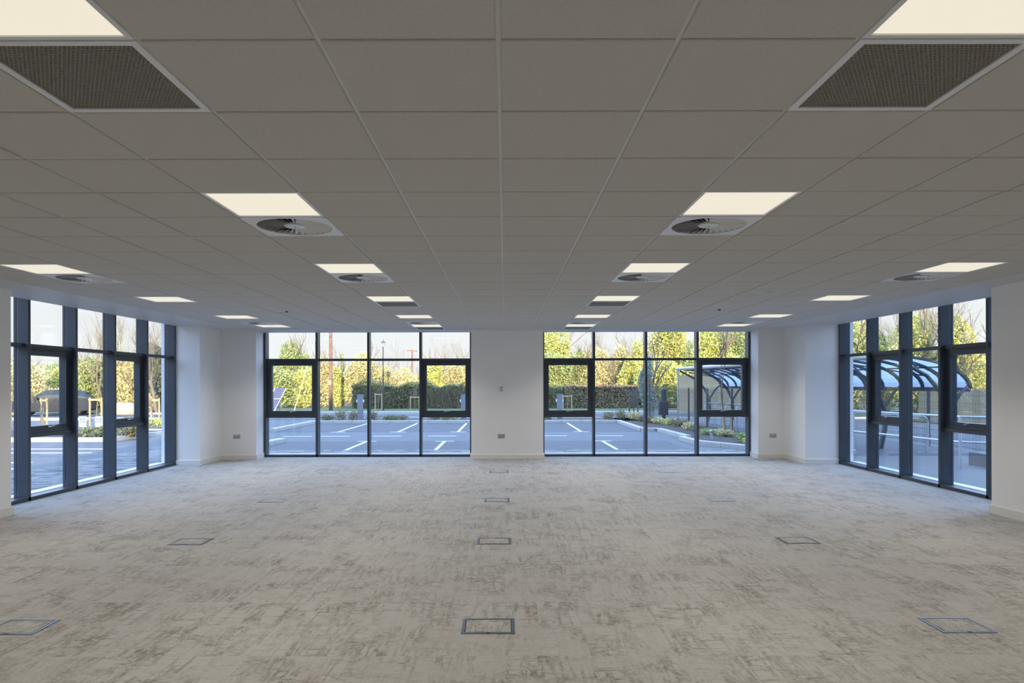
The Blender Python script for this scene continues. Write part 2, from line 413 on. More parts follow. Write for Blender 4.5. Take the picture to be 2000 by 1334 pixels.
# swirl diffusers
def diff_proto():
    r = empty('ceiling_diffuser'); a = TW/2-0.004; rr = 0.262; n = 64; b = MB(); vs = []
    for q in range(n):
        t = 2*math.pi*(q+0.5)/n; c, s = math.cos(t), math.sin(t); m_ = max(abs(c), abs(s)); vs.append((a*c/m_, a*s/m_, 0.0))
    for q in range(n):
        t = 2*math.pi*(q+0.5)/n; vs.append((rr*math.cos(t), rr*math.sin(t), 0.0))
    for q in range(n):
        t = 2*math.pi*(q+0.5)/n; vs.append((rr*math.cos(t), rr*math.sin(t), 0.03))
    fs = [(q, n+q, n+(q+1) % n, (q+1) % n) for q in range(n)] + [(n+q, 2*n+q, 2*n+(q+1) % n, n+(q+1) % n) for q in range(n)]
    b.add(vs, fs)
    for x, y in ((a, a), (-a, a), (-a, -a), (a, -a)): pass
    for x0, x1, y0, y1 in ((-a, a, -a, -a+0.004), (-a, a, a-0.004, a), (-a, -a+0.004, -a, a), (a-0.004, a, -a, a)): b.box(x0, x1, y0, y1, 0.0005, 0.02)
    b.build('face_plate', M['white_metal'], r)
    MB().lathe([(0.0, 0.002), (0.066, 0.002), (0.074, 0.006), (0.074, 0.02), (0.0, 0.02)], n=28).build('hub', M['white_metal'], r, smooth=False)
    MB().lathe([(0.0, -0.002), (0.008, -0.001), (0.009, 0.004), (0.0, 0.004)], n=10).build('screw', M['steel'], r)
    bm = MB(); r0, r1 = 0.070, rr-0.001; nb = 32; w0 = 2*math.pi*r0/nb*0.50; w1 = 2*math.pi*r1/nb*0.50; tl = R(38)
    vv = []
    for rad, wd in ((r0, w0), (r1, w1)):
        for sg in (-1, 1):
            for th in (0, 0.0012):
                vv.append((rad, sg*wd*math.cos(tl)*1.05, 0.014 - sg*wd*math.sin(tl)*0.9 + th))
    bm.add(vv, [(0, 4, 6, 2), (1, 3, 7, 5), (0, 2, 3, 1), (4, 5, 7, 6), (0, 1, 5, 4), (2, 6, 7, 3)])
    me = bm.mesh('blade'); me.materials.append(M['white_metal'])
    for q in range(nb): link(me, 'blade', r, (0, 0, 0), (0, 0, 2*math.pi*q/nb))
    MB().lathe([(0.0, 0.031), (rr+0.002, 0.031), (rr+0.002, 0.034), (0, 0.034)], n=32).build('plenum', M['void'], r)
    return r
dp = diff_proto(); first = True
KIDS[dp.name] = [x for x in sc.objects if x.parent == dp]
dn = {4: 'behind the second glowing panel', 8: 'behind the third glowing panel', 17: 'just before the last glowing panel'}
for a, k in DIFF_C:
    o = dp if first else copy_tree(dp); first = False
    o.location = (X0+a*TW, D0+(k+0.5)*TW, HC)
    tag(o, 'white swirl air diffuser %s, %s' % (dn[k], cols[a]), 'air diffuser', 'swirl diffusers in the ceiling')

# detectors on the ceiling
def detector(x, y, lab, sensor=False):
    r = empty('smoke_detector', (x, y, HC)); 
    MB().lathe([(0.0, -0.006), (0.05, -0.006), (0.052, 0.0), (0, 0)], n=20).build('base', M['white_plastic'], r)
    q = 0.6 if sensor else 1.0
    MB().lathe([(0.0, -0.042*q), (0.022*q, -0.040*q), (0.040*q, -0.024*q), (0.044*q, -0.006), (0, -0.006)], n=20).build('head', M['dark' if sensor else 'white_plastic'], r, smooth=True)
    tag(r, lab, 'detector')
yd = 12.72
detector(AX(548, 10.85), 10.85, 'small round white smoke detector on the ceiling left of the inner row of panels')
detector(AX(560, 10.6), 10.6, 'small dark sensor beside the smoke detector on the left half of the ceiling', True)
detector(AX(1417, 10.6), 10.6, 'small round white smoke detector on the ceiling right of the inner row of panels')
detector(AX(1405, 10.45), 10.45, 'small dark sensor beside the smoke detector on the right half of the ceiling', True)
for px, lab in ((465, 'tiny flush disc in the ceiling between the left rows of panels'), (1502, 'tiny flush disc in the ceiling between the right rows of panels')):
    D = (HC-CAMZ)*F/(751-572.5)
    o = MB().lathe([(0.0, -0.006), (0.045, -0.005), (0.05, 0.0), (0, 0)], n=20).build('sprinkler_cover', M['socket']); o.location = (AX(px, D), D, HC)
    tag(o, lab, 'ceiling disc')

# ------------------------------------------------------------------ glazing
ZT0, ZT1 = 2.108, 2.158            # upper transom
ZL0, ZL1 = 0.858, 0.908            # lower transom under the opening lights
ZTOP = 2.93
def window(name, loc, rz, mull, panels, ends):
    W = empty(name, loc, rz); tag(W, kind='structure'); hw = 0.025; g0, g1 = 0.142, 0.166
    for x in mull:
        b = MB().box(x-hw, x+hw, 0.0, 0.140, 0.0, ZTOP).box(x-hw+0.006, x+hw-0.006, 0.140, 0.168, 0.0, ZTOP).box(x-hw, x+hw, 0.168, 0.205, 0.0, ZTOP)
        b.build('mullion', M['frame'], W, bevel=0.003)
    xa, xb = ends
    MB().box(xa, xb, 0.0, 0.195, 0.0, 0.05).build('bottom_rail', M['frame'], W, bevel=0.002)
    MB().box(xa, xb, 0.0, 0.195, ZTOP-0.05, ZTOP).build('head_rail', M['frame'], W)
    MB().add([(xa, 0.196, 0.054), (xb, 0.196, 0.054), (xb, 0.40, 0.045), (xa, 0.40, 0.045), (xa, 0.196, -0.05), (xb, 0.196, -0.05), (xb, 0.40, -0.05), (xa, 0.40, -0.05)],
             [(0, 1, 2, 3), (3, 2, 6, 7), (0, 3, 7, 4), (1, 5, 6, 2)]).build('outer_sill', M['white_metal'], W)
    for x0, x1, sash in panels:
        a, b_ = x0+hw, x1-hw
        MB().box(a, b_, 0.050, 0.195, ZT0, ZT1).build('transom', M['frame'], W, bevel=0.002)
        MB().box(a, b_, g0, g1, ZT1, ZTOP-0.05).build('pane', M['glass'], W)
        if not sash:
            MB().box(a, b_, g0, g1, 0.05, ZT0).build('pane', M['glass'], W); continue
        MB().box(a, b_, 0.050, 0.195, ZL0, ZL1).build('transom', M['frame'], W, bevel=0.002)
        MB().box(a, b_, g0, g1, 0.05, ZL0).build('pane', M['glass'], W)
        s = MB(); z0, z1 = ZL1, ZT0; t1, t2 = 0.048, 0.102
        def ring(y0, y1, i, j):
            s.box(a+i, b_-i, y0, y1, z0+i, z0+j).box(a+i, b_-i, y0, y1, z1-j, z1-i).box(a+i, a+j, y0, y1, z0+j, z1-j).box(b_-j, b_-i, y0, y1, z0+j, z1-j)
        ring(0.075, 0.19, 0.0, t1); ring(0.085, 0.19, t1, t2)
        so = s.build('opening_sash', M['frame'], W)
        MB().box(a+t2, b_-t2, 0.142, 0.166, z0+t2, z1-t2).build('sash_pane', M['glass'], so)
        MB().box(a+0.16, b_-0.10, 0.066, 0.076, z1-0.034, z1-0.016).build('trickle_vent', M['dark'], so)
        cx = (a+b_)/2+0.02
        h = MB().box(cx-0.06, cx-0.02, 0.066, 0.086, z0+t2-0.035, z0+t2-0.012)
        h.tube([(cx-0.045, 0.068, z0+t2-0.022), (cx-0.045, 0.042, z0+t2-0.022), (cx-0.03, 0.030, z0+t2-0.020), (cx+0.03, 0.026, z0+t2-0.006), (cx+0.085, 0.030, z0+t2-0.008)], [0.007, 0.007, 0.0075, 0.007, 0.005], 8)
        h.build('handle', M['steel'], so, smooth=False)
    return W
m1 = [-5.265, -4.126, -2.993, -1.850, -0.741]
window('window_1', (0, WBY, 0), 0, m1, [(m1[i], m1[i+1], i in (0, 3)) for i in range(4)], (BL, PL))
m2 = [0.844, 1.958, 3.104, 4.233, 5.365]
window('window_2', (0, WBY, 0), 0, m2, [(m2[i], m2[i+1], i in (0, 3)) for i in range(4)], (PR, BR))
ys = [8.415, 9.405, 10.445, 11.485, 12.525, 13.565]
window('window_3', (WLX, 0, 0), math.pi/2, ys, [(ys[i], ys[i+1], i in (1, 3)) for i in range(5)], (YN, YP))
yr = [-y for y in reversed(ys)]
window('window_4', (WRX, 0, 0), -math.pi/2, yr, [(yr[i], yr[i+1], i in (1, 3)) for i in range(5)], (-YP, -YN))

# ------------------------------------------------------------------ sockets, thermostat, floor boxes
def socket(x, z, lab):
    r = empty('wall_socket', (x, YB, z)); tag(r, lab, 'socket', 'double sockets on the back wall')
    MB().box(-0.073, 0.073, -0.009, 0, -0.043, 0.043).build('plate', M['socket'], r, bevel=0.003)
    for s in (-1, 1):
        MB().box(s*0.036-0.012, s*0.036-0.002, -0.0105, -0.009, -0.02, -0.014).box(s*0.036+0.002, s*0.036+0.012, -0.0105, -0.009, -0.02, -0.014).box(s*0.036-0.003, s*0.036+0.003, -0.0105, -0.009, -0.006, 0.006).build('pin_slots', M['dark'], r)
        MB().box(s*0.017-0.006, s*0.017+0.006, -0.013, -0.009, 0.012, 0.032).build('rocker', M['white_plastic'], r)
socket(-5.70, 0.485, 'satin double socket low on the wall in the left corner')
socket(-0.075, 0.485, 'satin double socket low on the central white pier')
socket(5.70, 0.485, 'satin double socket low on the wall in the right corner')
r = empty('thermostat', (-0.075, YB, 1.49)); tag(r, 'small square white wall control high on the central pier', 'thermostat')
MB().box(-0.046, 0.046, -0.016, 0, -0.062, 0.062).build('housing', M['white_plastic'], r, bevel=0.004)
MB().lathe([(0, 0), (0.02, 0), (0.018, 0.012), (0, 0.012)], n=20).build('dial', M['socket'], r).rotation_euler = (R(90), 0, 0)
[x for x in sc.objects if x.name.startswith('dial')][0].location = (0, -0.016, 0.022)
MB().box(-0.022, 0.022, -0.018, -0.016, -0.045, -0.02).build('screen', M['socket'], r)

def fbox():
    r = empty('floor_box'); a, b = 0.172, 0.140; t = 0.020; f = MB()
    f.box(-a, a, -b, -b+t, 0, 0.005).box(-a, a, b-t, b, 0, 0.005).box(-a, -a+t, -b+t, b-t, 0, 0.005).box(a-t, a, -b+t, b-t, 0, 0.005)
    f.build('trim_frame', M['boxtrim'], r, bevel=0.001)
    f = MB(); u, v = a-t-0.002, b-t-0.002; q = 0.004
    f.box(-u, u, -v, -v+q, 0, 0.0045).box(-u, u, v-q, v, 0, 0.0045).box(-u, -u+q, -v, v, 0, 0.0045).box(u-q, u, -v, v, 0, 0.0045)
    f.build('lid_edge', M['dark'], r)
    MB().box(-u+q, u-q, -v+q, v-q, 0, 0.004).build('carpet_lid', M['carpet'], r)
    MB().box(-0.014, 0.014, -b+0.004, -b+0.013, 0.004, 0.0062).build('lift_catch', M['dark'], r)
    return r
fb = fbox(); first = True
rn = {4.49: 'nearest row', 6.93: 'second row', 9.38: 'third row', 12.42: 'farthest row before the back windows'}
for y in (4.49, 6.93, 9.38, 12.42):
    for x, cn in ((-3.17, 'left column'), (-0.11, 'middle column'), (2.95, 'right column')):
        o = fb if first else copy_tree(fb); first = False; o.location = (x, y, 0)
        tag(o, 'metal-trimmed floor box with carpet lid, %s, %s' % (rn[y], cn), 'floor box', 'floor boxes set in the carpet')
for x, lab in ((-5.65, 'metal-trimmed floor box against the skirting in the left corner'), (5.42, 'metal-trimmed floor box against the skirting in the right corner')):
    o = copy_tree(fb); o.location = (x, 14.32, 0); tag(o, lab, 'floor box', 'floor boxes set in the carpet')

# ------------------------------------------------------------------ the building over and behind the room, plus an unseen wing added for shade
GZ = -0.25
up = MB().box(-6.85, 6.95, -14, OUT+0.02, H2+0.25, 9.6).box(6.95, 21, -30, 1.0, GZ, 12.9).box(-6.85, 6.95, -14, YR-0.2, GZ, H2+0.25)  # tall wing on the right is unseen, added to shade the ground outside
M['render'] = pmat('pale_render', (0.55, 0.53, 0.5), 0.8, var=0.04, scale=1)
tag(up.build('wall_upper_shade_wing', M['render']), kind='structure')
tag(MB().box(-6.80, 6.90, YR-0.2, OUT, GZ, -0.1).build('wall_base', M['render']), kind='structure')

# ------------------------------------------------------------------ ground, roads, paving
def asphalt(name, c, sc_=3.0):
    return pmat(name, c, 0.75, var=0.10, scale=sc_, bump=0.4, bscale=40, spec=0.25)
M['asph'] = asphalt('asphalt_aisle', (0.108, 0.110, 0.116)); M['asph2'] = asphalt('asphalt_bays', (0.080, 0.081, 0.087)); M['road'] = asphalt('asphalt_road', (0.08, 0.082, 0.088))
M['line'] = pmat('road_paint', (0.6, 0.6, 0.58), 0.6, var=0.04, scale=20)
M['kerb'] = pmat('kerb_concrete', (0.38, 0.36, 0.335), 0.8, var=0.08, scale=4, bump=0.2)
M['soil'] = pmat('bark_mulch', (0.055, 0.040, 0.032), 0.95, var=0.35, scale=14, bump=0.8, bscale=30)
M['footpath'] = pmat('footpath', (0.24, 0.22, 0.19), 0.85, var=0.08, scale=3)
M['verge'] = pmat('verge_turf', (0.075, 0.115, 0.03), 0.95, var=0.3, scale=6, bump=0.8, bscale=30)
M['field'] = pmat('rough_ground', (0.09, 0.10, 0.045), 0.95, var=0.3, scale=2)
gr = MB().add([(-140, -40, GZ), (140, -40, GZ), (140, 220, GZ), (-140, 220, GZ)], [(0, 1, 2, 3)]).build('ground', M['asph']); tag(gr, kind='structure')
def slab(name, x0, x1, y0, y1, h, mat): return MB().box(x0, x1, y0, y1, GZ-0.02, GZ+h).build(name, mat, gr)
slab('bay_surface', -9.0, 5.3, 26.6, 32.55, 0.004, M['asph2'])
slab('bay_surface', -7.0, 5.2, 17.8, 22.3, 0.003, M['asph2'])
slab('road_surface', -60, 60, 36.0, 43.2, 0.006, M['road'])
slab('footpath', -12.3, 60, 43.45, 46.2, 0.07, M['footpath'])
slab('verge', -12.3, 60, 46.2, 49.6, 0.09, M['verge'])
slab('rough_ground', -140, -12.3, 43.45, 200, 0.05, M['field']); slab('rough_ground', -12.3, 140, 49.6, 200, 0.05, M['field'])
slab('rough_ground', 19.5, 140, 8, 43, 0.05, M['field'])
slab('road_kerb', -60, 60, 43.2, 43.45, 0.10, M['kerb']); 
slab('road_kerb', -8.9, 60, 35.75, 36.0, 0.10, M['kerb'])
slab('mulch_bed', -8.9, 6.6, 32.75, 35.75, 0.09, M['soil'])
# kerb stones one by one
def kerb_run(p0, p1, wd=0.13, h=0.14, seg=0.915):
    p0 = Vector((*p0, 0)); p1 = Vector((*p1, 0)); L = (p1-p0).length; n = max(1, round(L/seg)); d = (p1-p0)/n
    for i in range(n):
        a = p0 + d*i + d.normalized()*0.006; b = p0 + d*(i+1) - d.normalized()*0.006; s_ = d.normalized().cross(Vector((0, 0, 1)))*wd/2
        z0, z1, z2 = GZ-0.02, GZ+h-0.02, GZ+h; c = 0.85
        vs = [(*(a-s_)[:2], z0), (*(a+s_)[:2], z0), (*(b+s_)[:2], z0), (*(b-s_)[:2], z0), (*(a-s_)[:2], z1), (*(a+s_)[:2], z1), (*(b+s_)[:2], z1), (*(b-s_)[:2], z1),
              (*(a-s_*c)[:2], z2), (*(a+s_*c)[:2], z2), (*(b+s_*c)[:2], z2), (*(b-s_*c)[:2], z2)]
        fs = [(8, 9, 10, 11)]
        for l in (0, 4):
            for k in range(4): fs.append((l+k, l+(k+1) % 4, l+4+(k+1) % 4, l+4+k))
        MB().add(vs, fs).build('kerb_stone', M['kerb'], gr)
kerb_run((-9.05, 32.62), (5.40, 32.62), 0.2); kerb_run((-9.05, 26.7), (-9.05, 32.4), 0.2)
kerb_run((5.40, 32.5), (5.36, 26.75), 0.2); kerb_run((5.30, 26.6), (5.95, 26.6), 0.2); kerb_run((5.96, 26.45), (6.08, 22.7), 0.2)
kerb_run((5.78, 22.45), (5.84, 20.7), 0.2); kerb_run((5.86, 20.65), (6.75, 19.0), 0.2); kerb_run((6.8, 18.95), (9.0, 17.6), 0.2); kerb_run((-10.6, 26.6), (-9.15, 26.6), 0.25, 0.03); kerb_run((-7.1, 21.9), (-7.5, 17.2), 0.25)
kerb_run((-60, 35.9), (-14.0, 35.9), 0.2); kerb_run((-22, 22.3), (-12.9, 22.3), 0.2); kerb_run((-12.9, 22.4), (-12.5, 26.4), 0.2); kerb_run((-18.5, 26.6), (-12.6, 26.6), 0.2)
b = MB().add([(5.45, 32.7, GZ+.09), (5.45, 26.6, GZ+.09), (6.02, 26.4, GZ+.09), (6.1, 22.5, GZ+.09), (5.9, 20.7, GZ+.09), (6.8, 19.0, GZ+.09), (9.0, 17.7, GZ+.09), (8.9, 22, GZ+.09), (7.6, 35.75, GZ+.09), (5.45, 35.75, GZ+.09)], [tuple(range(10))])
b.add([(-22, 22.35, GZ+.09), (-12.95, 22.35, GZ+.09), (-12.55, 26.5, GZ+.09), (-22, 26.5, GZ+.09)], [(0, 1, 2, 3)]); b.build('mulch_bed', M['soil'], gr)

# painted lines
def pl(name, x0, x1, y0, y1): MB().box(x0, x1, y0, y1, GZ-0.01, GZ+0.008).build(name, M['line'], gr)
for x in (-6.45, -4.13, -1.81, 0.6, 2.95):
    pl('bay_line', x-0.05, x+0.05, 26.55, 32.4); pl('bay_line', x-0.30, x+0.30, 26.45, 26.55)
for x in (-4.45, -1.94, 0.62, 3.14):
    pl('bay_line', x-0.05, x+0.05, 19.2, 22.1); pl('bay_line', x-0.30, x+0.30, 22.1, 22.2)
for x in (-7.85, -6.52, -4.68, -2.72, -0.75, 1.2, 3.2): pl('lane_dash', x, x+1.0, 24.3, 24.42)
for y in (19.75, 18.6, 16.25, 15.05, 12.7, 11.55): pl('bay_line', -18.5, -11.2 if y > 15.2 else -10.4, y-0.05, y+0.05)
for x in (-30, -24, -18, -12, -6, 0, 6, 12): pl('lane_dash', x, x+3.2, 39.0, 39.15)
pl('lane_dash', -60, 60, 42.7, 42.8)

# block paving, one block per cell, three greys
M['pave'] = island_mat('paving_blocks', [(0.145, 0.142, 0.134), (0.16, 0.155, 0.145), (0.125, 0.122, 0.116), (0.15, 0.147, 0.14), (0.04, 0.044, 0.052), (0.055, 0.06, 0.068)], 0.7)
pv = MB(); rng = random.Random(3)
def pave(x0, x1, y0, y1, bx, by):
    ny = int((y1-y0)/by)
    for j in range(ny):
        x = x0 - rng.random()*bx
        while x < x1:
            wd = bx*rng.choice((0.75, 1, 1, 1.35)); a, c = max(x, x0), min(x+wd, x1)
            if c-a > 0.03: pv.box(a+0.004, c-0.004, y0+j*by+0.004, y0+(j+1)*by-0.004, GZ-0.01, GZ+0.012+rng.uniform(-.002, .002))
            x += wd
pave(-7.4, 8.0, 15.5, 19.3, 0.30, 0.16)
pave(-10.2, -7.4, 6.0, 21.5, 0.30, 0.16)
tag(pv.build('block_paving', M['pave'], gr), kind='stuff')

# ------------------------------------------------------------------ plants
def leaf_mesh(name, pts, size, rng, mat, elong=1.5, jit=0.4):
    n = len(pts); pts = np.asarray(pts, dtype=np.float64)
    a = rng.normal(size=(n, 3)); a /= np.linalg.norm(a, axis=1)[:, None]
    b = rng.normal(size=(n, 3)); b -= a*(a*b).sum(1)[:, None]; b /= np.linalg.norm(b, axis=1)[:, None]
    s = size*(1+jit*rng.uniform(-1, 1, n))[:, None]
    v = np.empty((n, 4, 3)); v[:, 0] = pts-a*s*elong/2; v[:, 1] = pts+b*s/2; v[:, 2] = pts+a*s*elong/2; v[:, 3] = pts-b*s/2
    me = bpy.data.meshes.new(name); me.vertices.add(n*4); me.vertices.foreach_set('co', v.reshape(-1))
    me.loops.add(n*4); me.loops.foreach_set('vertex_index', np.arange(n*4)); me.polygons.add(n)
    me.polygons.foreach_set('loop_start', np.arange(n)*4); me.update(); me.validate(); me.materials.append(mat)
    return me
def crown_pts(blobs, n, rng, shell=0.72):
    bl = np.array(blobs, dtype=float); ar = bl[:, 3]*bl[:, 5]; idx = rng.choice(len(bl), n, p=ar/ar.sum())
    d = rng.normal(size=(n, 3)); d /= np.linalg.norm(d, axis=1)[:, None]
    f = np.sin(d[:, 0]*7+idx)*np.cos(d[:, 2]*6+idx*1.7)*0.10
    r = (shell+(1-shell)*rng.random(n)**0.6+f+0.06*rng.normal(size=n))
    return bl[idx, :3]+d*bl[idx, 3:6]*r[:, None]
def branch(mb, p, d, L, r, depth, rnd, spread=0.55, up=0.25):
    n = 3; pts = [p]; q = Vector(p); dd = Vector(d)
    for i in range(n):
        dd = (dd+Vector((rnd.gauss(0, .11), rnd.gauss(0, .11), rnd.gauss(0, .07)+up*0.12))).normalized(); q = q+dd*L/n; pts.append(tuple(q))
    mb.tube(pts, [r*(1-0.45*i/n) for i in range(n+1)], 5 if depth > 2 else 3, cap=False)
    if depth == 0: return
    for k in range(rnd.choice((3, 4, 4) if depth < 4 else (2, 3, 3))):
        i = rnd.choice((1, 2, 3, 3)); a = Vector((rnd.gauss(0, 1), rnd.gauss(0, 1), rnd.gauss(0, .6)+up)).normalized()
        branch(mb, pts[i], (dd+a*spread*rnd.uniform(.7, 1.4)).normalized(), L*rnd.uniform(.58, .8), r*0.52, depth-1, rnd, spread, up)

G_YEL = [(0.34, 0.33, 0.05), (0.20, 0.22, 0.035), (0.42, 0.38, 0.08), (0.12, 0.15, 0.03), (0.46, 0.40, 0.14), (0.26, 0.27, 0.05)]
G_GRN = [(0.13, 0.17, 0.035), (0.20, 0.23, 0.06), (0.08, 0.11, 0.03), (0.28, 0.28, 0.09), (0.17, 0.20, 0.05)]
G_BEI = [(0.40, 0.32, 0.15), (0.30, 0.26, 0.11), (0.48, 0.38, 0.20), (0.26, 0.27, 0.08), (0.22, 0.16, 0.08), (0.42, 0.36, 0.16)]
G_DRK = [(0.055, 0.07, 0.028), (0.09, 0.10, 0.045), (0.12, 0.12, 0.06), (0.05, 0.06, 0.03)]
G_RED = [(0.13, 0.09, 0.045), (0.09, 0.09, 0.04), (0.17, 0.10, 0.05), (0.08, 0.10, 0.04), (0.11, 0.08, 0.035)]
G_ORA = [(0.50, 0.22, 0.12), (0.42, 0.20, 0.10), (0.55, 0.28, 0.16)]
G_BLU = [(0.13, 0.17, 0.14), (0.18, 0.22, 0.19), (0.09, 0.13, 0.11)]
ML = {k: leaf_mat('leaves_'+k, c) for k, c in dict(orange=G_ORA, yellow=G_YEL, green=G_GRN, beige=G_BEI, dark=G_DRK, red=G_RED, blue=G_BLU).items()}
M['bark'] = pmat('bark', (0.20, 0.155, 0.10), 0.9, var=0.3, scale=12); M['twig'] = pmat('pale_twigs', (0.20, 0.155, 0.105), 0.9, var=0.2, scale=12)
M['post_wood'] = pmat('sawn_timber', (0.40, 0.29, 0.15), 0.8, var=0.15, scale=10)
M['pole_wood'] = pmat('creosoted_pole', (0.19, 0.105, 0.07), 0.85, var=0.3, scale=6)
nrg = np.random.default_rng(11); rnd = random.Random(23)

def leafy(name, x, y, w_, z1, kind, label, cat='tree', n=4500, size=0.15, z0=0.2, group=None, depth=None, lumps=9, twigs=0, bark=True):
    """leafy crown w_ wide, from z0 to z1 above the ground, made of overlapping lumps"""
    root = empty(name, (x, y, GZ)); tag(root, label, cat, group); depth = depth or w_*0.7; h = z1-z0; bl = []
    for i in range(lumps):
        t = (i+0.5)/lumps; ww = math.sin(math.pi*min(1, 0.30+0.62*t))**0.7
        bl.append((rnd.uniform(-1, 1)*w_*0.26*ww, rnd.uniform(-1, 1)*depth*0.2, z0+h*(0.14+0.72*t), w_*rnd.uniform(.22, .33)*(0.55+0.55*ww), depth*0.33, h*rnd.uniform(.13, .2)+0.25))
    P = crown_pts(bl, int(n*1.7), nrg); P = P[P[:, 2] > 0.02]
    o = link(leaf_mesh('foliage', P, size*0.74, nrg, ML[kind]), 'foliage', root)
    if bark:
        tb = MB(); branch(tb, (0, 0, 0), (0, 0, 1), h*0.5+z0, 0.05+0.02*h, 3, rnd, 0.6, 0.5)
        for q in range(twigs): branch(tb, (rnd.uniform(-.4, .4)*w_, rnd.uniform(-.3, .3)*depth, z0), (rnd.gauss(0, .15), rnd.gauss(0, .15), 1), h*0.42, 0.03, 2, rnd, 0.45, 0.6)
        tb.build('trunk', M['twig'] if twigs else M['bark'], root)
    return root
def bare(name, x, y, h, label, r=0.09, depth=5, group=None, spread=0.5, cat='tree', mat='twig', stems=1):
    root = empty(name, (x, y, GZ)); tag(root, label, cat, group); b = MB()
    for s in range(stems):
        branch(b, (rnd.uniform(-.15, .15)*(stems > 1), 0, 0), (rnd.gauss(0, .05*stems), rnd.gauss(0, .05), 1), h*0.36, r, depth, rnd, spread, 0.55)
    b.build('branches', M[mat], root); return root
def zt(py, D): return (751-py)*D/F + CAMZ - GZ                         # height above ground of a photo row at depth D

# --- beyond the back windows, left half
D = 58
leafy('ivy_tree', AX(566, D), D, 3.9, zt(668, D), 'green', 'rounded green tree standing alone behind the solar panels', n=7500, size=0.14)
leafy('thicket', AX(548, 54), 54, 3.6, zt(722, 54), 'green', 'olive thicket with pale stems right behind the solar panels', 'bush', n=5200, twigs=9)
leafy('thicket', AX(598, 54), 54, 2.6, zt(722, 54), 'yellow', 'yellow-green thicket behind the slanted pole stay', 'bush', n=4200, twigs=6)
leafy('thicket', AX(632, 55), 55, 2.4, zt(698, 55), 'beige', 'straw-coloured bush directly left of the telegraph pole', 'bush', n=3600, twigs=10, size=.13)
bare('bare_tree', AX(668, 57), 57, zt(684, 57)*1.0, 'slim ivy-wrapped tree trunk right of the telegraph pole', 0.1, 2, spread=0.2)
leafy('ivy_tree', AX(668, 57.5), 57.5, 0.55, zt(688, 57), 'green', 'narrow column of ivy rising right of the telegraph pole', 'ivy', n=1300, size=.11, lumps=12)
leafy('thicket', AX(664, 55), 55, 2.0, zt(722, 55), 'yellow', 'low yellow-green bush at the foot of the ivy column', 'bush', n=3000, twigs=5)
leafy('thicket', AX(705, 55), 55, 3.2, zt(692, 55), 'beige', 'tall straw-coloured bush midway between telegraph pole and lamp post', 'bush', n=6000, twigs=14, size=.13)
leafy('thicket', AX(748, 56), 56, 3.2, zt(716, 56), 'beige', 'sandy bush directly behind the lamp post', 'bush', n=5200, twigs=9, size=.13)
leafy('thicket', AX(796, 56), 56, 3.2, zt(722, 56), 'beige', 'sandy bush under the far crossarm pole', 'bush', n=5000, twigs=9, size=.13)
leafy('thicket', AX(852, 56), 56, 2.8, zt(706, 56), 'yellow', 'bright yellow-green bush in the opening light beside the central pier', 'bush', n=5500)
leafy('thicket', AX(897, 56), 56, 3.0, zt(706, 56), 'beige', 'straw bush with white stems just left of the central pier', 'bush', n=5000, twigs=16, size=.12)
for i, (px, top, lab) in enumerate(((690, 690, 'bare tree behind the tall straw bush'), (733, 672, 'thin bare tree left of the lamp post'), (787, 668, 'bare tree left of the far crossarm pole'), (822, 690, 'bare forked tree right of the far crossarm pole'),
                       (846, 667, 'bare twiggy tree above the bright bush'), (868, 655, 'tallest bare tree left of the central pier'), (893, 672, 'bare tree with fine twigs near the central pier'), (912, 664, 'bare tree touching the edge of the central pier'))):
    bare('bare_tree', AX(px, 60), 60, zt(top, 60), lab+', against the sky', 0.055, 5, 'bare winter trees on the skyline', 0.42)
# shaded hedge and scrub behind the road (back windows)
def hedge(x0, x1, y0, y1, h, kind, label, n, topkind=None, cat='hedge', size=.10, stems=0, name='hedge', rough=0.1):
    root = empty(name, (0, 0, GZ)); tag(root, label, cat)
    P = np.column_stack([nrg.uniform(x0, x1, n), nrg.uniform(y0, y0+0.5, n), nrg.uniform(0.03, h, n)]); m_ = n//4
    P2 = np.column_stack([nrg.uniform(x0, x1, m_), nrg.uniform(y0, y1, m_), np.full(m_, h)+nrg.normal(0, .03, m_)]); P = np.vstack([P, P2])
    hh = h+rough*np.sin(P[:, 0]*1.7)+rough*0.6*np.sin(P[:, 0]*4.1); P[:, 2] *= hh/h; P += nrg.normal(0, 0.05, P.shape); P = P[P[:, 2] > 0.02]
    link(leaf_mesh('foliage', P, size, nrg, ML[kind]), 'foliage', root)
    if topkind:
        T_ = np.column_stack([nrg.uniform(x0, x1, m_), nrg.uniform(y0-.05, y1, m_), h+nrg.uniform(0, .10, m_)]); link(leaf_mesh('sunlit_top', T_, size*.9, nrg, ML[topkind]), 'sunlit_top', root)  # sunlight on the hedge top, put into the colour of these leaves
    if stems:
        b = MB()
        for i in range(stems):
            x = rnd.uniform(x0, x1); branch(b, (x, y0-0.05, 0), (rnd.gauss(0, .2), -.1, 1), h*0.42, 0.012, 2, rnd, .4, .5)
        b.build('stems', M['twig'], root)
    return root
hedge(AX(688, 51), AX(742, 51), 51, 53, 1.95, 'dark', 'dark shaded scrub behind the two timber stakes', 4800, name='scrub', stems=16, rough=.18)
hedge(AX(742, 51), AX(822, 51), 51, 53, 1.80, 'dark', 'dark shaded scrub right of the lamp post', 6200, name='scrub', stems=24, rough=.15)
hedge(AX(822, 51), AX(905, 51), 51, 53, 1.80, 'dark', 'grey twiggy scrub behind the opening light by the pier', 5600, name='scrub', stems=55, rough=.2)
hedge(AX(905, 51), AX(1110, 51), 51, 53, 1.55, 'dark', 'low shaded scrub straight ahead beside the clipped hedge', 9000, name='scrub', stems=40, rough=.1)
hedge(AX(1106, 50.5), AX(1246, 50.5), 50.5, 52, 1.62, 'red', 'clipped russet hedge with an orange sunlit top', 12000, topkind='orange', rough=0.02)

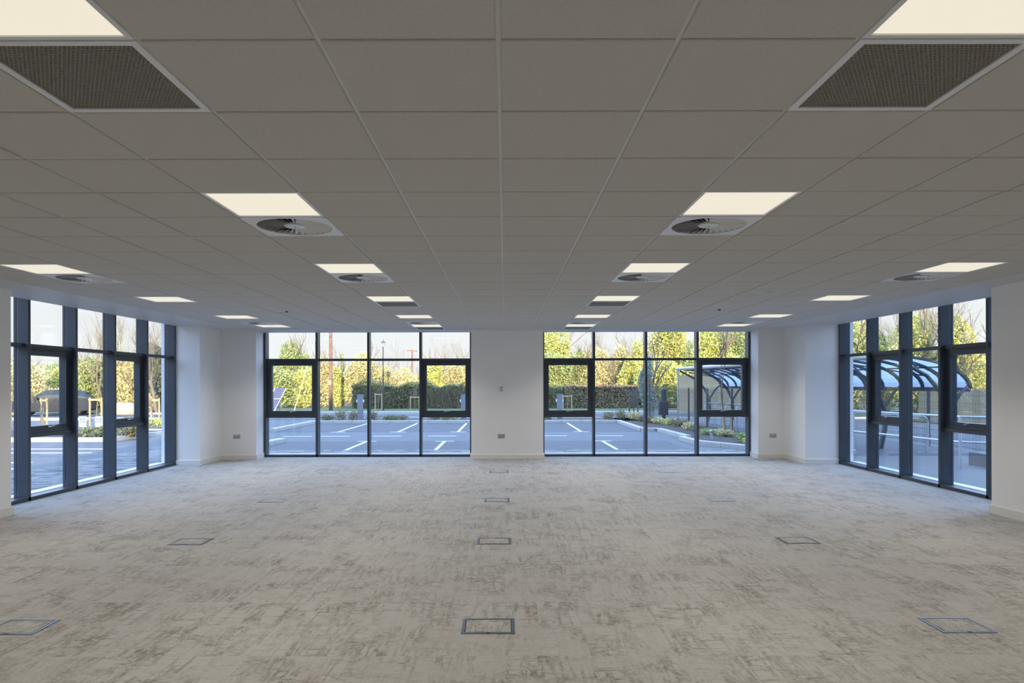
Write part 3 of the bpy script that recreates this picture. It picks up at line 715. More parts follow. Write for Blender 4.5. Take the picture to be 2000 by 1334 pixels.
# --- beyond the back windows, right half
leafy('ivy_tree', AX(1078, 58), 58, 3.6, zt(628, 58), 'yellow', 'tall yellow-green ivy tree just right of the central pier', n=9500, size=.14, lumps=13)
leafy('thicket', AX(1085, 55), 55, 3.4, zt(690, 55), 'green', 'mid-green bush filling the opening light right of the pier', 'bush', n=6500)
leafy('thicket', AX(1128, 56), 56, 2.8, zt(686, 56), 'green', 'green bush under the gap of sky', 'bush', n=5000)
leafy('thicket', AX(1172, 56), 56, 2.8, zt(678, 56), 'beige', 'pale bush of upright bare stems above the clipped hedge', 'bush', n=4200, twigs=30, size=.12)
leafy('thicket', AX(1208, 56), 56, 2.8, zt(676, 56), 'beige', 'sandy bush behind the end of the clipped hedge', 'bush', n=4800, twigs=20, size=.12)
leafy('thicket', AX(1232, 54), 54, 2.6, zt(700, 54), 'yellow', 'yellow-green bush above the end of the clipped hedge', 'bush', n=5000)
leafy('thicket', AX(1248, 57), 57, 2.6, zt(672, 57), 'yellow', 'leafy bush just left of the third mullion', 'bush', n=4500)
leafy('ivy_tree', AX(1300, 57), 57, 4.6, zt(618, 57), 'yellow', 'huge bright yellow-green ivy tree above the bin post', n=15000, size=.14, lumps=16)
leafy('thicket', AX(1300, 52), 52, 4.6, zt(700, 52), 'yellow', 'bright ivy thicket behind the fence posts', 'bush', n=8500)
leafy('ivy_tree', AX(1386, 55), 55, 3.8, zt(636, 55), 'yellow', 'bright ivy tree directly behind the staked sapling', n=11000, size=.14, lumps=14)
leafy('thicket', AX(1350, 53), 53, 3.6, zt(690, 53), 'green', 'green ivy bush in the notch between the two big ivy trees', 'bush', n=6000)
leafy('ivy_tree', AX(1446, 55), 55, 3.2, zt(644, 55), 'green', 'rounder green tree at the right end of the back windows', n=8000, size=.14)
leafy('thicket', AX(1440, 50), 50, 3.8, zt(700, 50), 'yellow', 'ivy thicket behind the curved shelter roof', 'bush', n=6500)
leafy('conifer', AX(1266, 36), 36, 1.0, zt(700, 36), 'blue', 'slender grey-green conifer by the third mullion', n=2600, size=.09, lumps=12)
for px, top, lab in ((1188, 610, 'bare forked tree with dark stems above the pale bush'), (1218, 620, 'bare tree with a leaning stem'), (1236, 640, 'fine bare tree beside the third mullion'), (1106, 640, 'bare twigs beside the tall ivy tree'), (1146, 655, 'lone bare tree in the gap of sky'), (1166, 650, 'bare tree left of the forked tree'), (1355, 630, 'bare tree between the two big ivy trees')):
    bare('bare_tree', AX(px, 60), 60, zt(top, 60), lab+', right of the pier', 0.06, 5, 'bare winter trees on the skyline', 0.40)

# --- beyond the left-hand glazing
for px, D, wd, top, k, lab, tw in ((30, 52, 5.5, 705, 'beige', 'sandy bush at the far end of the car park', 8), (72, 60, 5.0, 716, 'beige', 'low brownish bush behind the car bonnet', 8), (100, 62, 5.5, 712, 'green', 'domed green tree behind the parked car', 0),
        (122, 56, 4.2, 722, 'yellow', 'yellow bush behind the car roof', 4), (172, 50, 3.6, 700, 'green', 'soft green conifer-like tree behind the bay signs', 0), (205, 50, 3.2, 706, 'green', 'green bush behind the second mullion', 3),
        (246, 47, 3.6, 697, 'beige', 'straw thicket behind the earth mounds', 22), (282, 46, 2.8, 690, 'beige', 'straw thicket behind the fourth mullion', 14), (305, 46, 2.6, 672, 'dark', 'grey-green ivy mass behind the staked sapling', 4), (350, 50, 4.5, 690, 'beige', 'sandy bush hidden mostly by the corner pier', 8), (420, 52, 7, 700, 'green', 'green bush hidden by the corner', 0), (480, 54, 4.5, 700, 'green', 'green bush at the edge of the back window', 0)):
    leafy('thicket' if wd < 5 else 'tree', AX(px, D), D, wd, zt(top, D), k, lab+' on the left side', 'bush', n=6000, size=.15, twigs=tw)
for px, D, top, lab in ((200, 49, 640, 'bare spreading tree above the bay signs'), (252, 48, 612, 'large bare tree with drooping twigs'), (306, 45, 600, 'tall bare tree behind the last pane of the left glazing'), (110, 62, 690, 'wispy bare tree behind the car')):
    bare('bare_tree', AX(px, D), D, zt(top, D), lab, 0.12, 5, 'bare trees left of the building', 0.6, mat='twig')
M['earth'] = pmat('sandy_earth', (0.42, 0.30, 0.20), 0.95, var=0.2, scale=4, bump=.6)
for px, D, wd, lab in ((236, 44.5, 1.1, 'smaller mound of pinkish earth at the roadside'), (249, 44.2, 1.5, 'larger mound of pinkish earth at the roadside')):
    o = MB().lathe([(wd, 0), (wd*.8, .35), (wd*.45, .62), (wd*.15, .72), (0, .74)], n=14).build('earth_mound', M['earth'], smooth=True); o.location = (AX(px, D), D, GZ); tag(o, lab, 'mound')

# --- beyond the right-hand glazing
for px, D, wd, top, k, lab, tw in ((1672, 44, 4.2, 622, 'yellow', 'ivy tree behind the far end of the shelter'), (1725, 42, 3.8, 650, 'yellow', 'low ivy bush under the pale bare twigs'), (1800, 40, 4.2, 600, 'yellow', 'ivy-clad tree with a thick trunk'), (1885, 38, 3.6, 606, 'yellow', 'golden ivy tree beside the open sky'), (1930, 40, 3.0, 668, 'beige', 'sandy bush by the near pier'), (1560, 46, 6, 640, 'yellow', 'ivy mass hidden by the right corner'), (1850, 42, 4, 680, 'green', 'green ivy bush between two ivy trees')) and [
        (1672, 44, 4.2, 622, 'yellow', 'ivy tree behind the far end of the shelter', 3), (1722, 43, 3.6, 662, 'yellow', 'low ivy bush under pale bare twigs', 8), (1800, 40, 3.6, 612, 'yellow', 'ivy-clad tree with a thick trunk', 4),
        (1876, 38, 2.8, 628, 'yellow', 'golden ivy tree beside the open sky', 6), (1935, 40, 3.2, 672, 'beige', 'sandy bush by the near pier', 6), (1560, 46, 6.5, 640, 'yellow', 'ivy mass hidden by the right corner', 0), (1842, 42, 4.2, 690, 'green', 'green ivy bush between two ivy trees', 0)]:
    leafy('ivy_tree', AX(px, D), D, wd, zt(top, D), k, lab+', right side', n=7000, size=.13, twigs=tw)
for px, D, top, lab in ((1730, 43, 560, 'pale bare tree filling the second pane'), (1795, 40, 540, 'bare ivy-trunked tree in the third pane'), (1880, 37, 520, 'large bare tree spreading over the last pane'), (1665, 44, 590, 'bare tree in the first narrow pane')):
    bare('bare_tree', AX(px, D), D, zt(top, D), lab+' of the right glazing', 0.13, 5, 'bare trees right of the building', 0.62)

# ------------------------------------------------------------------ street furniture
M['post_grey'] = pmat('grey_powder_coat', (0.16, 0.175, 0.20), 0.5, var=0.04); M['galv'] = pmat('galvanised_steel', (0.52, 0.55, 0.58), 0.45, 0.6, var=0.08, scale=20)
M['navy'] = pmat('navy_paint', (0.02, 0.028, 0.05), 0.4, var=0.1); M['bronze'] = pmat('dark_fence_post', (0.07, 0.07, 0.065), 0.55, var=0.1)
M['white'] = pmat('white_board', (0.78, 0.78, 0.76), 0.5, var=0.02); M['yel'] = pmat('yellow_plastic', (0.5, 0.44, 0.2), 0.5, var=0.05)
M['signblue'] = pmat('sign_slate_blue', (0.10, 0.14, 0.20), 0.5, var=0.03)
for px, lab in ((703.5, 'grey charging post left of the two timber stakes'), (905.5, 'grey charging post beside the central pier, seen in the left window'), (1093, 'grey charging post seen in the right window')):
    D = 33.3; r = empty('charging_post', (AX(px, D), D, GZ+.09)); tag(r, lab, 'charging post', 'grey charging posts in the planting bed')
    MB().box(-.13, .13, -.09, .09, 0, 1.24).build('column', M['post_grey'], r, bevel=.01)
    MB().box(-.145, .145, -.10, .10, 1.24, 1.27).build('cap', M['post_grey'], r)
    for s in (-1, 1): MB().box(s*.15-.03, s*.15+.03, -.05, .05, .90, 1.02).build('socket_outlet', M['white'], r)
D = 47; r = empty('lamp_post', (AX(748.4, D), D, GZ)); tag(r, 'slim dark lamp post with a small square box near its top', 'lamp post')
MB().lathe([(.075, 0), (.075, 1.2), (.045, 1.22), (.038, 4.45), (0, 4.46)], n=12).build('pole', M['dark'], r)
MB().box(-.14, .14, -.05, .05, 4.14, 4.44).build('control_box', M['post_grey'], r); MB().bar((-.02, 0, 4.4), (.02, 0, 4.9), .05, .05, (1, 0, 0)).build('neck', M['dark'], r)
MB().box(-.13, .13, -.12, .12, 4.72, 4.78).build('solar_cap', M['dark'], r); r.children[0].scale = (1, 1, 1.07)
D = 47; r = empty('telegraph_pole', (AX(646, D), D, GZ)); tag(r, 'thick reddish-brown wooden telegraph pole rising out of view', 'pole')
MB().lathe([(.13, 0), (.125, 2), (.11, 5), (.095, 9.0), (0, 9.02)], n=14).build('pole', M['pole_wood'], r, smooth=True)
MB().box(-.09, .03, -.145, -.12, 1.85, 2.15).build('plate', M['galv'], r); MB().bar((-.5, 0, 8.4), (.5, 0, 8.4), .08, .1).build('crossarm', M['pole_wood'], r)
r = empty('pole_stay', (AX(574, D), D, GZ)); tag(r, 'slanted yellow-sleeved stay wire running up to the telegraph pole', 'stay wire')
dx = AX(646, D)-AX(574, D); s_ = MB().tube([(0, 0, 0), (dx*.98, 0, 8.3)], [.02, .02], 6); s_.build('wire', M['galv'], r); MB().tube([(0, 0, 0), (dx*.30, 0, 8.3*.306)], [.038, .038], 8).build('sleeve', M['yel'], r)
D = 95; r = empty('crossarm_pole', (AX(805, D), D, GZ)); tag(r, 'distant wooden pole with a crossarm on the skyline', 'pole')
MB().lathe([(.12, 0), (.1, 6.7), (0, 6.72)], n=10).build('pole', M['pole_wood'], r); MB().bar((-.75, 0, 6.55), (.75, 0, 6.45), .1, .12).build('crossarm', M['pole_wood'], r)
# solar array
M['pv'] = pmat('solar_cell', (0.055, 0.055, 0.10), 0.7, 0.0, var=0.1, scale=9, spec=0.1); r = empty('solar_array', (-12.75, 38.0, GZ)); tag(r, 'tilted blue solar panels at the roadside, left edge of the back window', 'solar panel')
vx = Vector((-1, 0, 0)); vu = Vector((0, 2.1, 1.28)).normalized(); nn = vx.cross(vu); LU = 2.43
for i in range(3):
    for j in range(2):
        o0 = Vector((0, 0, .42)) + vx*(i*.66) + vu*(j*LU/2); pb = MB(); p1 = o0+vx*.64; p2 = p1+vu*(LU/2-.03); p3 = o0+vu*(LU/2-.03); t_ = Vector((0, .03, -.03))
        pb.add([o0, p1, p2, p3, o0+t_, p1+t_, p2+t_, p3+t_], [(0, 3, 2, 1), (4, 5, 6, 7), (0, 1, 5, 4), (1, 2, 6, 5), (2, 3, 7, 6), (3, 0, 4, 7)]); fr_ = pb.build('panel', M['white'], r)
        cb = MB(); up_ = Vector((0, -.006, .006))
        for a_ in range(6):
            for c_ in range(10):
                q0 = o0+vx*(.02+a_*.10)+vu*(.02+c_*.1165)+up_; q1 = q0+vx*.092; q2 = q1+vu*.108; q3 = q0+vu*.108; cb.add([q0, q1, q2, q3], [(0, 3, 2, 1)])
        cb.build('cells', M['pv'], fr_)
MB().bar((-.3, .4, 0), (-.3, .4, .7), .06, .06, (1, 0, 0)).bar((-1.6, .4, 0), (-1.6, .4, .7), .06, .06, (1, 0, 0)).bar((-.3, 1.8, 0), (-.3, 1.8, 1.45), .06, .06, (1, 0, 0)).bar((-1.6, 1.8, 0), (-1.6, 1.8, 1.45), .06, .06, (1, 0, 0)).build('stand', M['galv'], r)

# staked trees
def sapling(x, y, h, lab, sw=0.5, sh=0.95, ang=0.0, wood='post_wood', depth=4, grp=None, spread=.4):
    root = empty('staked_sapling', (x, y, GZ+.05), ang); tag(root, lab, 'sapling', grp)
    for s in (-1, 1): MB().tube([(s*sw/2, 0, 0), (s*sw/2, 0, sh)], [.04, .038], 8).build('stake', M[wood], root)
    MB().box(-sw/2-.04, sw/2+.04, -.05, -.02, sh-.14, sh-.05).build('crossbar', M[wood], root)
    MB().box(-.05, .05, -.02, .03, sh-.13, sh-.06).build('tree_tie', M['dark'], root)
    b = MB(); branch(b, (0, .04, 0), (0, 0, 1), h*0.42, .028, depth, rnd, spread, .7); b.build('stem', M['twig'], root)
    return root
sapling(AX(739, 46.5), 46.5, 2.6, 'pair of timber stakes holding a sapling, just left of the lamp post', sw=.44, sh=1.22)
sapling(AX(810, 48), 48, 3.4, 'staked sapling on the verge right of the lamp post', sw=.62, sh=1.0)
sapling(AX(1108, 48), 48, 2.6, 'staked sapling on the verge beyond the right window', sw=.6, sh=1.05)
sapling(AX(1063, 48), 48, 1.8, 'staked sapling on the verge against the central pier', sw=.5, sh=1.0)
sapling(7.42, 22.9, 6.2, 'tall thin sapling between two pale timber posts in the planting bed', sw=.34, sh=.80, ang=.5, wood='post_wood', depth=4, spread=.22)
sapling(AX(86, 31), 31, 2.9, 'staked forked sapling in front of the parked car', sw=.26, sh=1.2, depth=3)
sapling(AX(187, 30), 30, 4.8, 'staked sapling behind the two white bay signs', sw=.52, sh=1.25, depth=4)
sapling(AX(303, 31), 31, 5.4, 'tall staked sapling seen in the last pane of the left glazing', sw=.36, sh=1.2, depth=4, spread=.3)
sapling(AX(22, 29), 29, 3.6, 'thick timber stake with a sapling beside the near left pier', sw=.3, sh=1.4, depth=3)

# white bay signs with a round charging symbol
for px, lab in ((161.5, 'white bay sign with dark square emblem, farther from the mullion'), (193, 'white bay sign with dark square emblem, closer to the second mullion')):
    D = 25.5; r = empty('bay_sign', (AX(px, D), D, GZ+.09), .45); tag(r, lab, 'sign', 'white bay signs in the left bed')
    MB().box(-.115, .115, -.02, .02, .20, .58).build('board', M['white'], r); MB().box(-.03, .03, .02, .06, 0, .45).build('post', M['galv'], r)
    MB().box(-.085, .085, -.024, -.02, .34, .53).build('emblem', M['signblue'], r)
    g = MB().lathe([(.0, 0), (.014, 0), (.014, .003), (0, .003)], (0.0, .055, 0), n=10)
    for k in range(16):
        t0 = R(30+k*17); t1 = R(30+(k+1)*17); g.bar((.045*math.cos(t0)-.004, .045*math.sin(t0)-.02, .0015), (.045*math.cos(t1)-.004, .045*math.sin(t1)-.02, .0015), .012, .003)
    g.bar((-.005, .05, .0015), (-.005, .0, .0015), .014, .003).bar((-.005, .005, .0015), (.04, .0, .0015), .012, .003).bar((.04, .005, .0015), (.052, -.045, .0015), .012, .003)
    o = g.build('symbol', M['white'], r); o.rotation_euler = (R(90), 0, 0); o.location = (0, -.0245, .435)

# planting
def shrub(x, y, wd, h, kind, lab, n=420, tw=5):
    root = empty('low_shrub', (x, y, GZ+.08)); tag(root, lab, 'shrub', 'low shrubs in the planting beds')
    P = crown_pts([(rnd.uniform(-.2, .2)*wd, rnd.uniform(-.2, .2)*wd, h*rnd.uniform(.35, .6), wd*.38, wd*.38, h*.42) for _ in range(4)], n, nrg, .3); P = P[P[:, 2] > 0.01]
    link(leaf_mesh('foliage', P, .035+.02*wd, nrg, ML[kind]), 'foliage', root)
    b = MB()
    for i in range(tw): b.tube([(0, 0, 0), (rnd.uniform(-.5, .5)*wd, rnd.uniform(-.3, .3)*wd, h*rnd.uniform(.9, 1.3))], [.006, .003], 3, cap=False)
    b.build('stems', M['twig'], root)
kn = {'red': 'russet', 'green': 'green', 'beige': 'straw-coloured', 'yellow': 'yellow-green', 'dark': 'dark'}
for i, (px, D, wd, h, k) in enumerate(((640, 33.4, .9, .35, 'dark'), (667.5, 33.2, .75, .62, 'red'), (687, 33.4, .7, .5, 'red'), (730, 33.3, .6, .5, 'red'), (763, 33.4, 1.0, .3, 'dark'), (779, 33.6, .9, .3, 'red'), (848, 33.2, .8, .52, 'red'), (868, 33.2, .75, .55, 'green'), (887, 33.2, .8, .55, 'yellow'),
                                  (1070, 33.3, .8, .4, 'red'), (1190, 33.1, .8, .5, 'red'), (1211, 33.2, .7, .62, 'red'))):
    shrub(AX(px, D), D, wd, h, k, '%s low shrub in the far bed, %s' % (kn[k], ['left of the first russet clump', 'nearest the telegraph pole', 'left of the charging post', 'right of the charging post', 'below the timber stakes', 'below the lamp post', 'first of three by the pier', 'middle of three by the pier', 'last of three by the pier', 'at the foot of the right-window charging post', 'left one at the kerb corner', 'right one at the kerb corner'][i]))
bed = [(1228, 33.2, .9, .5, 'beige'), (1247, 32.0, .9, .45, 'red'), (1262, 31.0, .8, .35, 'red'), (1278, 30.2, 1.0, .32, 'beige'), (1300, 29.4, 1.1, .38, 'yellow'), (1317, 28.2, 1.1, .36, 'red'), (1338, 26.2, 1.0, .38, 'beige'), (1352, 25.0, .8, .32, 'red'), (1374, 23.6, .9, .28, 'green'), (1400, 22.9, .8, .3, 'beige'), (1440, 20.6, .8, .36, 'green'), (1454, 19.8, .7, .34, 'yellow')]
for i, (px, D, wd, h, k) in enumerate(bed):
    shrub(AX(px, D)+.25, D, wd*.78, h*.9, k, '%s low shrub in the kerbed side bed, %s from its far end' % (kn[k], ['first', 'second', 'third', 'fourth', 'fifth', 'sixth', 'seventh', 'eighth', 'ninth', 'tenth', 'eleventh', 'twelfth'][i]), n=650)
for i, (px, D, wd, h, k) in enumerate(((110, 24.2, 1.2, .45, 'dark'), (162, 23.8, 1.1, .30, 'red'), (177, 23.0, 1.2, .38, 'dark'), (197, 24.0, 1.0, .30, 'green'), (243, 23.2, 1.1, .75, 'dark'), (258, 23.4, .8, .5, 'red'), (302, 29, 1.0, .4, 'green'), (315, 29, .9, .4, 'yellow'))):
    shrub(AX(px, D), D, wd, h, k, '%s low shrub in the left bed, %s' % (kn[k], ['under the parked car', 'under the farther bay sign', 'between the bay signs and kerb', 'under the closer bay sign', 'with white flower heads behind a mullion', 'beside the flowering shrub', 'at the foot of the tall staked sapling', 'right of the tall staked sapling'][i]), n=800, tw=12)
# path light
r = empty('path_light', (AX(1388, 21.6), 21.6, GZ+.05)); tag(r, 'short grey path light with a flat cap in the side bed', 'path light')
MB().tube([(.04, 0, 0), (0, 0, .27)], [.03, .045], 10).build('stem', M['galv'], r); MB().lathe([(.035, .25), (.06, .29), (.058, .33), (0, .34)], n=12).build('cap', M['galv'], r)

# welded mesh fences
def mesh_fence(p0, p1, h, lab, posts, pitch=0.05, rows=None, base=GZ, mat='bronze', wire=.0035):
    p0 = Vector((*p0, base)); p1 = Vector((*p1, base)); L = (p1-p0).length; d = (p1-p0).normalized()
    root = empty('mesh_fence', p0, math.atan2(d.y, d.x)); tag(root, lab, 'fence'); b = MB(); n = int(L/pitch)
    for i in range(n+1): b.box(i*pitch-wire, i*pitch+wire, -wire, wire, .05, h)
    for z in (rows or [0.1+.2*k for k in range(int(h/.2))]): b.box(0, L, -.012, .012, z-.004, z+.004)
    o = b.build('mesh_panel', M[mat], root); tag(o, kind='stuff')
    for t in posts: MB().box(t*L-.035, t*L+.035, -.035, .035, 0, h+.05).build('post', M[mat], root, bevel=.004)
mesh_fence((7.3, 34.6), (8.25, 22.2), 1.62, 'dark mesh fence behind the side bed', (0, .17, .46, .63, .82, 1.0), pitch=.1)
mesh_fence((12.5, 26.5), (12.5, 14.0), 2.42, 'tall fine-wire mesh fence enclosing the cycle shelter', (0, .25, .5, .75, 1.0), pitch=.055)
mesh_fence((21.0, 20.0), (21.0, 32.0), 1.2, 'lower mesh fence far behind the cycle shelter', (0, .5, 1.0), pitch=.1, mat='galv')
# navy pillar with pointed cap
D = 31.5; r = empty('litter_pillar', (AX(1295, D), D, GZ)); tag(r, 'dark navy pillar with a pointed cap standing behind the mesh fence', 'pillar')
MB().lathe([(.06, 0), (.06, .55), (0, .56)], (.06, 0, 0), n=12).build('stem', M['navy'], r); MB().box(-.20, .20, -.16, .16, .42, 1.05).build('lower_box', M['navy'], r, bevel=.02)
MB().lathe([(.13, 1.0), (.13, 1.58), (.10, 1.64), (.03, 1.68), (.025, 1.78), (0, 1.79)], (.03, 0, 0), n=14).build('upper_drum', M['navy'], r)
# dark gate in front of the clipped hedge
r = empty('metal_gate', (AX(1229, 34.6), 34.6, GZ)); tag(r, 'dark slatted metal gate standing in front of the clipped hedge end', 'gate')
for i, x in enumerate((0, .22, .43)): MB().box(x-.03, x+.03, -.03, .03, .05, 1.60-.02*i).build('post', M['bronze'], r)
for i in range(9): MB().box(.03+i*.045, .05+i*.045, -.008, .008, .7, 1.52).build('slat', M['bronze'], r)

# ------------------------------------------------------------------ cycle shelter with curved roof
M['roofpanel'] = glass_mat('polycarbonate', (0.62, 0.74, 0.88)); M['poly'] = pmat('translucent_sheet', (0.42, 0.48, 0.58), 0.4, var=0.03)
n_ = M['poly'].node_tree; p_ = n_.nodes['Principled BSDF']; tr_ = n_.nodes.new('ShaderNodeBsdfTranslucent'); tr_.inputs[0].default_value = (0.46, 0.54, 0.66, 1)
mi_ = n_.nodes.new('ShaderNodeMixShader'); mi_.inputs[0].default_value = 0.6; n_.links.new(p_.outputs[0], mi_.inputs[1]); n_.links.new(tr_.outputs[0], mi_.inputs[2]); n_.links.new(mi_.outputs[0], n_.nodes['Material Output'].inputs[0])
M['gutter'] = pmat('gutter_tube', (0.46, 0.43, 0.36), 0.45, var=0.05); M['steelblue'] = pmat('dark_steel', (0.045, 0.052, 0.065), 0.45, var=0.06)
S0 = Vector((7.95, 31.5, GZ)); S1 = Vector((9.50, 16.8, GZ)); sd = (S1-S0); SL = sd.length; sd.normalize()
sh = empty('cycle_shelter', S0, math.atan2(sd.y, sd.x)); tag(sh, 'long cycle shelter with curved translucent roof on dark arched ribs', 'cycle shelter')
# local x runs along the shelter towards the viewer; local +y points away from the building (to the right)
sg = 1 if sd.cross(Vector((1, 0, 0))).z*-1 < 0 else 1
W_ = 2.05
def arc(t): return (W_*math.sin(t), 1.70+0.80*math.cos(t))
NS = 10
side = Vector((0, 1, 0)) if (Matrix.Rotation(math.atan2(sd.y, sd.x), 3, 'Z') @ Vector((0, 1, 0))).x > 0 else Vector((0, -1, 0))
sy = side.y
bays = 18; step = SL/bays
ribm = MB(); prof = [arc(R(90)*k/NS) for k in range(NS+1)]
for k in range(NS):
    a0, a1 = prof[k], prof[k+1]; ribm.bar((0, sy*a0[0], a0[1]), (0, sy*a1[0], a1[1]), .06, .10, (1, 0, 0))
rme = ribm.mesh('roof_rib'); rme.materials.append(M['steelblue'])
for i in range(bays+1): link(rme, 'roof_rib', sh, (i*step, 0, 0))
pm = MB()
for k in range(NS):
    a0, a1 = prof[k], prof[k+1]
    pm.add([(.03, sy*a0[0], a0[1]+.04), (step-.03, sy*a0[0], a0[1]+.04), (step-.03, sy*a1[0], a1[1]+.04), (.03, sy*a1[0], a1[1]+.04)], [(0, 1, 2, 3)])
pme = pm.mesh('roof_panel'); pme.materials.append(M['poly'])
for i in range(bays): link(pme, 'roof_panel', sh, (i*step, 0, 0))
MB().tube([(-.15, 0, 2.53), (SL+.15, 0, 2.53)], [.075, .075], 12).build('gutter', M['gutter'], sh, smooth=False)
for k in (5, 10): MB().bar((0, sy*prof[k][0], prof[k][1]-.02), (SL, sy*prof[k][0], prof[k][1]-.02), .05, .04 if k == 5 else .10, (0, 0, 1)).build('purlin', M['steelblue'], sh)
for i in range(0, bays+1, 3):
    x = i*step
    b = MB().tube([(x, sy*1.38, 0), (x, sy*1.52, .6), (x, sy*1.50, 1.1), (x, sy*1.28, 1.6), (x, sy*.9, 2.02), (x, sy*.1, 2.44)], [.07, .07, .065, .06, .05, .04], 8); b.build('curved_leg', M['steelblue'], sh)
    MB().tube([(x, sy*1.50, 1.15), (x, sy*1.75, 1.55), (x, sy*1.98, 1.76)], [.04, .04, .04], 8).build('rear_strut', M['steelblue'], sh)
    if i+3 <= bays:
        MB().bar((x, sy*.5, 2.38), (x+1.5*step, sy*1.7, 2.05), .04, .04).bar((x+1.5*step, sy*1.7, 2.05), (x+3*step, sy*.5, 2.38), .04, .04).build('roof_brace', M['steelblue'], sh)
for x in (0.0,): MB().tube([(x, 0, 0), (x, 0, 2.48)], [.045, .045], 8).build('end_post', M['gutter'], sh)
# bike hoops inside, one by one
hm = MB().tube([(0, 0, 0), (0, 0, .62), (0, sy*.05, .70), (0, sy*.14, .75), (0, sy*.62, .75), (0, sy*.72, .70), (0, sy*.76, .62), (0, sy*.76, 0)], .025, 8).mesh('hoop'); hm.materials.append(M['galv'])
rz = math.atan2(sd.y, sd.x); names = []
ORD = 'first second third fourth fifth sixth seventh eighth ninth tenth eleventh twelfth thirteenth fourteenth fifteenth sixteenth seventeenth eighteenth'.split()
for i in range(13):
    p = S0 + sd*(0.8+i*1.08) ; q = Matrix.Rotation(rz, 3, 'Z') @ Vector((0, sy*.95, 0))
    o = link(hm, 'bike_hoop', None, (p.x+q.x, p.y+q.y, GZ), (0, 0, rz)); o.scale = (1, 1, 1.3); tag(o, 'galvanised bicycle hoop under the curved shelter roof, %s from its far end' % ORD[i], 'bike stand', 'bicycle hoops under the shelter')
# timber fence behind the shelter, board by board
M['fence_wood'] = pmat('fence_boards', (0.33, 0.26, 0.15), 0.85, var=0.2, scale=5)
for (x0, y0, x1, y1, h, nb, lab) in ((11.3, 44.5, 15.4, 33, 2.4, 84, 'tan close-boarded timber fence behind the far end of the shelter'), (20.5, 34.0, 20.5, 15.0, 1.55, 110, 'pale timber paling fence beyond the right-hand glazing')):
    L = math.hypot(x1-x0, y1-y0); root = empty('timber_fence', (x0, y0, GZ), math.atan2(y1-y0, x1-x0)); tag(root, lab, 'fence'); bw = L/nb
    me = MB().box(.004, bw-.012, -.01, .01, .05, h).mesh('board'); me.materials.append(M['fence_wood'])
    for i in range(nb): link(me, 'board', root, (i*bw, 0, rnd.uniform(-.02, .02)))
    for z in (.4, h-.35): MB().box(0, L, .01, .05, z, z+.08).build('rail', M['fence_wood'], root)

# ------------------------------------------------------------------ ramp wall and handrail outside the right-hand glazing
M['conc'] = pmat('ramp_concrete', (0.125, 0.124, 0.12), 0.7, var=0.08, scale=3, bump=.2)
slab('path', 7.3, 12.4, 6.0, 17.2, 0.02, M['conc'])
r = empty('ramp_wall', (0, 0, GZ)); tag(r, 'low pale concrete ramp wall behind the handrail', 'low wall')
MB().box(10.4, 12.2, 13.4, 15.4, 0, .30).build('wall_block', M['conc'], r, bevel=.01)
pl('edge_line', 8.6, 8.7, 8.0, 16.4); pl('edge_line', 8.6, 12.3, 13.1, 13.2)
r = empty('handrail', (9.75, 14.7, GZ)); tag(r, 'galvanised tubular handrail with two rails outside the right glazing', 'handrail')
for x, y in ((0, 0), (1.9, -1.2), (-.55, 3.4)): MB().tube([(x, y, 0), (x, y, 1.12)], [.028, .028], 10).build('post', M['galv'], r); MB().lathe([(.07, 0), (.07, .015), (0, .016)], (x, y, 0), n=12).build('foot_plate', M['galv'], r)
for z in (1.12, .58): MB().tube([(-.55, 3.4, z), (0, 0, z), (1.9, -1.2, z), (3.0, -1.9, z)], .024, 8).build('rail', M['galv'], r)

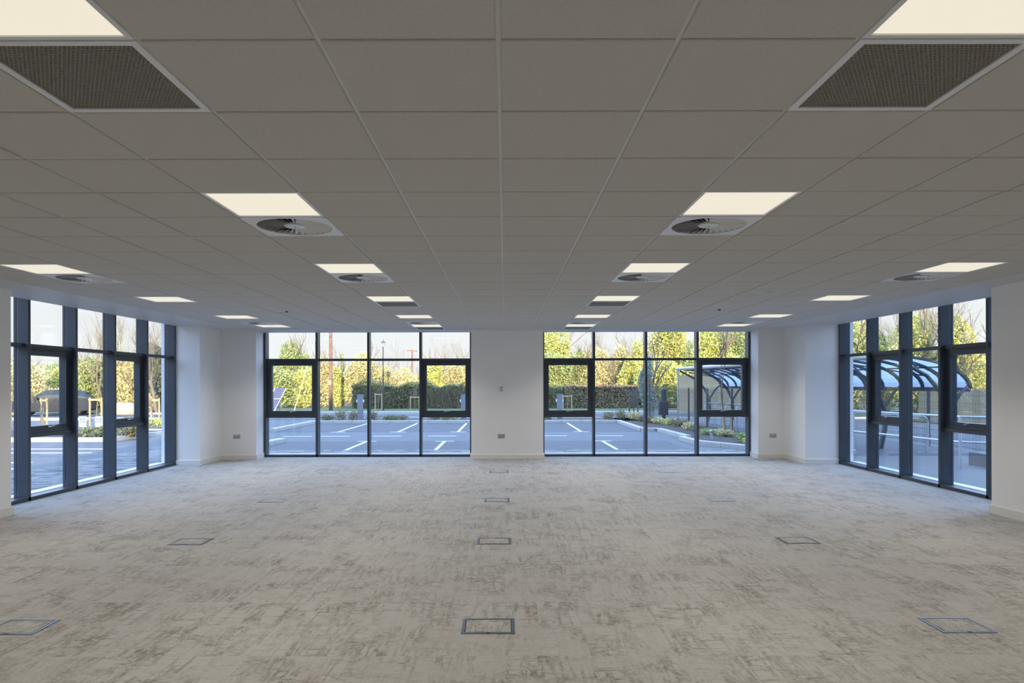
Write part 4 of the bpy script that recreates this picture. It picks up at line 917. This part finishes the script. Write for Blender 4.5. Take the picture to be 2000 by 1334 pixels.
# ------------------------------------------------------------------ parked car
def car(x, y, rz, lab):
    root = empty('car', (x, y, GZ), rz); tag(root, lab, 'car')
    M['carpaint'] = pmat('dark_grey_car_paint', (0.03, 0.032, 0.038), 0.65, 0.0, var=0.03, spec=0.15); M['carglass'] = pmat('tinted_car_glass', (0.03, 0.04, 0.05), 0.4, var=0.02, spec=0.2); M['tyre'] = pmat('tyre_rubber', (0.02, 0.02, 0.02), 0.8)
    def loft(st, name, mat):
        b = MB(); vs = []
        for (xx, zb, zt_, wb, wt) in st: vs += [(xx, -wb, zb), (xx, -wb*1.0, (zb+zt_)/2), (xx, -wt, zt_), (xx, wt, zt_), (xx, wb, (zb+zt_)/2), (xx, wb, zb)]
        fs = []
        for i in range(len(st)-1):
            for k in range(6): fs.append((i*6+k, i*6+(k+1) % 6, (i+1)*6+(k+1) % 6, (i+1)*6+k))
        fs.append((5, 4, 3, 2, 1, 0)); q = (len(st)-1)*6; fs.append(tuple(q+k for k in range(6)))
        o = b.add(vs, fs).build(name, mat, root); m = o.modifiers.new('b', 'BEVEL'); m.width = .05; m.segments = 2; return o
    loft([(-2.25, .38, .62, .70, .66), (-2.15, .26, .80, .84, .74), (-1.5, .24, .97, .90, .80), (-.95, .24, 1.02, .91, .84), (.2, .24, 1.04, .91, .85), (1.6, .24, 1.05, .91, .85), (2.15, .28, 1.0, .87, .80), (2.28, .40, .85, .80, .74)], 'body', M['carpaint'])
    loft([(-1.05, .98, 1.02, .80, .78), (-.35, .98, 1.46, .80, .62), (.3, .98, 1.54, .80, .62), (1.3, .98, 1.50, .80, .62), (1.85, .98, 1.36, .78, .60), (2.15, .98, 1.04, .76, .72)], 'cabin_glass', M['carglass'])
    loft([(-.42, 1.44, 1.49, .60, .56), (.3, 1.50, 1.57, .63, .58), (1.3, 1.47, 1.54, .63, .58), (1.9, 1.32, 1.39, .60, .56)], 'roof_panel', M['carpaint'])
    for xx in (-1.42, 1.38):
        for s in (-1, 1):
            wv = MB().lathe([(.0, -.1), (.30, -.1), (.33, -.07), (.33, .07), (.30, .1), (0, .1)], n=22).build('wheel', M['tyre'], root); wv.rotation_euler = (R(90), 0, 0); wv.location = (xx, s*.82, .33)
            hb = MB().lathe([(.0, -.012), (.20, -.01), (.21, .01), (0, .012)], n=16).build('hubcap', M['galv'], wv); hb.location = (0, 0, -s*-.1 if s < 0 else -.1)
    for s in (-1, 1):
        MB().box(-2.2, -1.98, s*.62-.13, s*.62+.13, .66, .78).build('headlight', M['white'], root); MB().box(-.72, -.58, s*.98-.08, s*.98+.08, 1.0, 1.13).build('mirror', M['carpaint'], root)
        for a_, c_ in ((-.45, .35), (.42, 1.25)): MB().box(a_, c_, s*.915-.006, s*.915+.006, .95, .98).build('door_trim', M['dark'], root)
    MB().box(-2.27, -2.24, -.26, .26, .46, .57).build('number_plate', M['white'], root); MB().box(-2.22, -2.18, -.45, .45, .60, .74).build('radiator_grille', M['dark'], root)
D = 42; car(AX(103, D), D, .35, 'dark grey parked car across the road, seen through the left glazing')
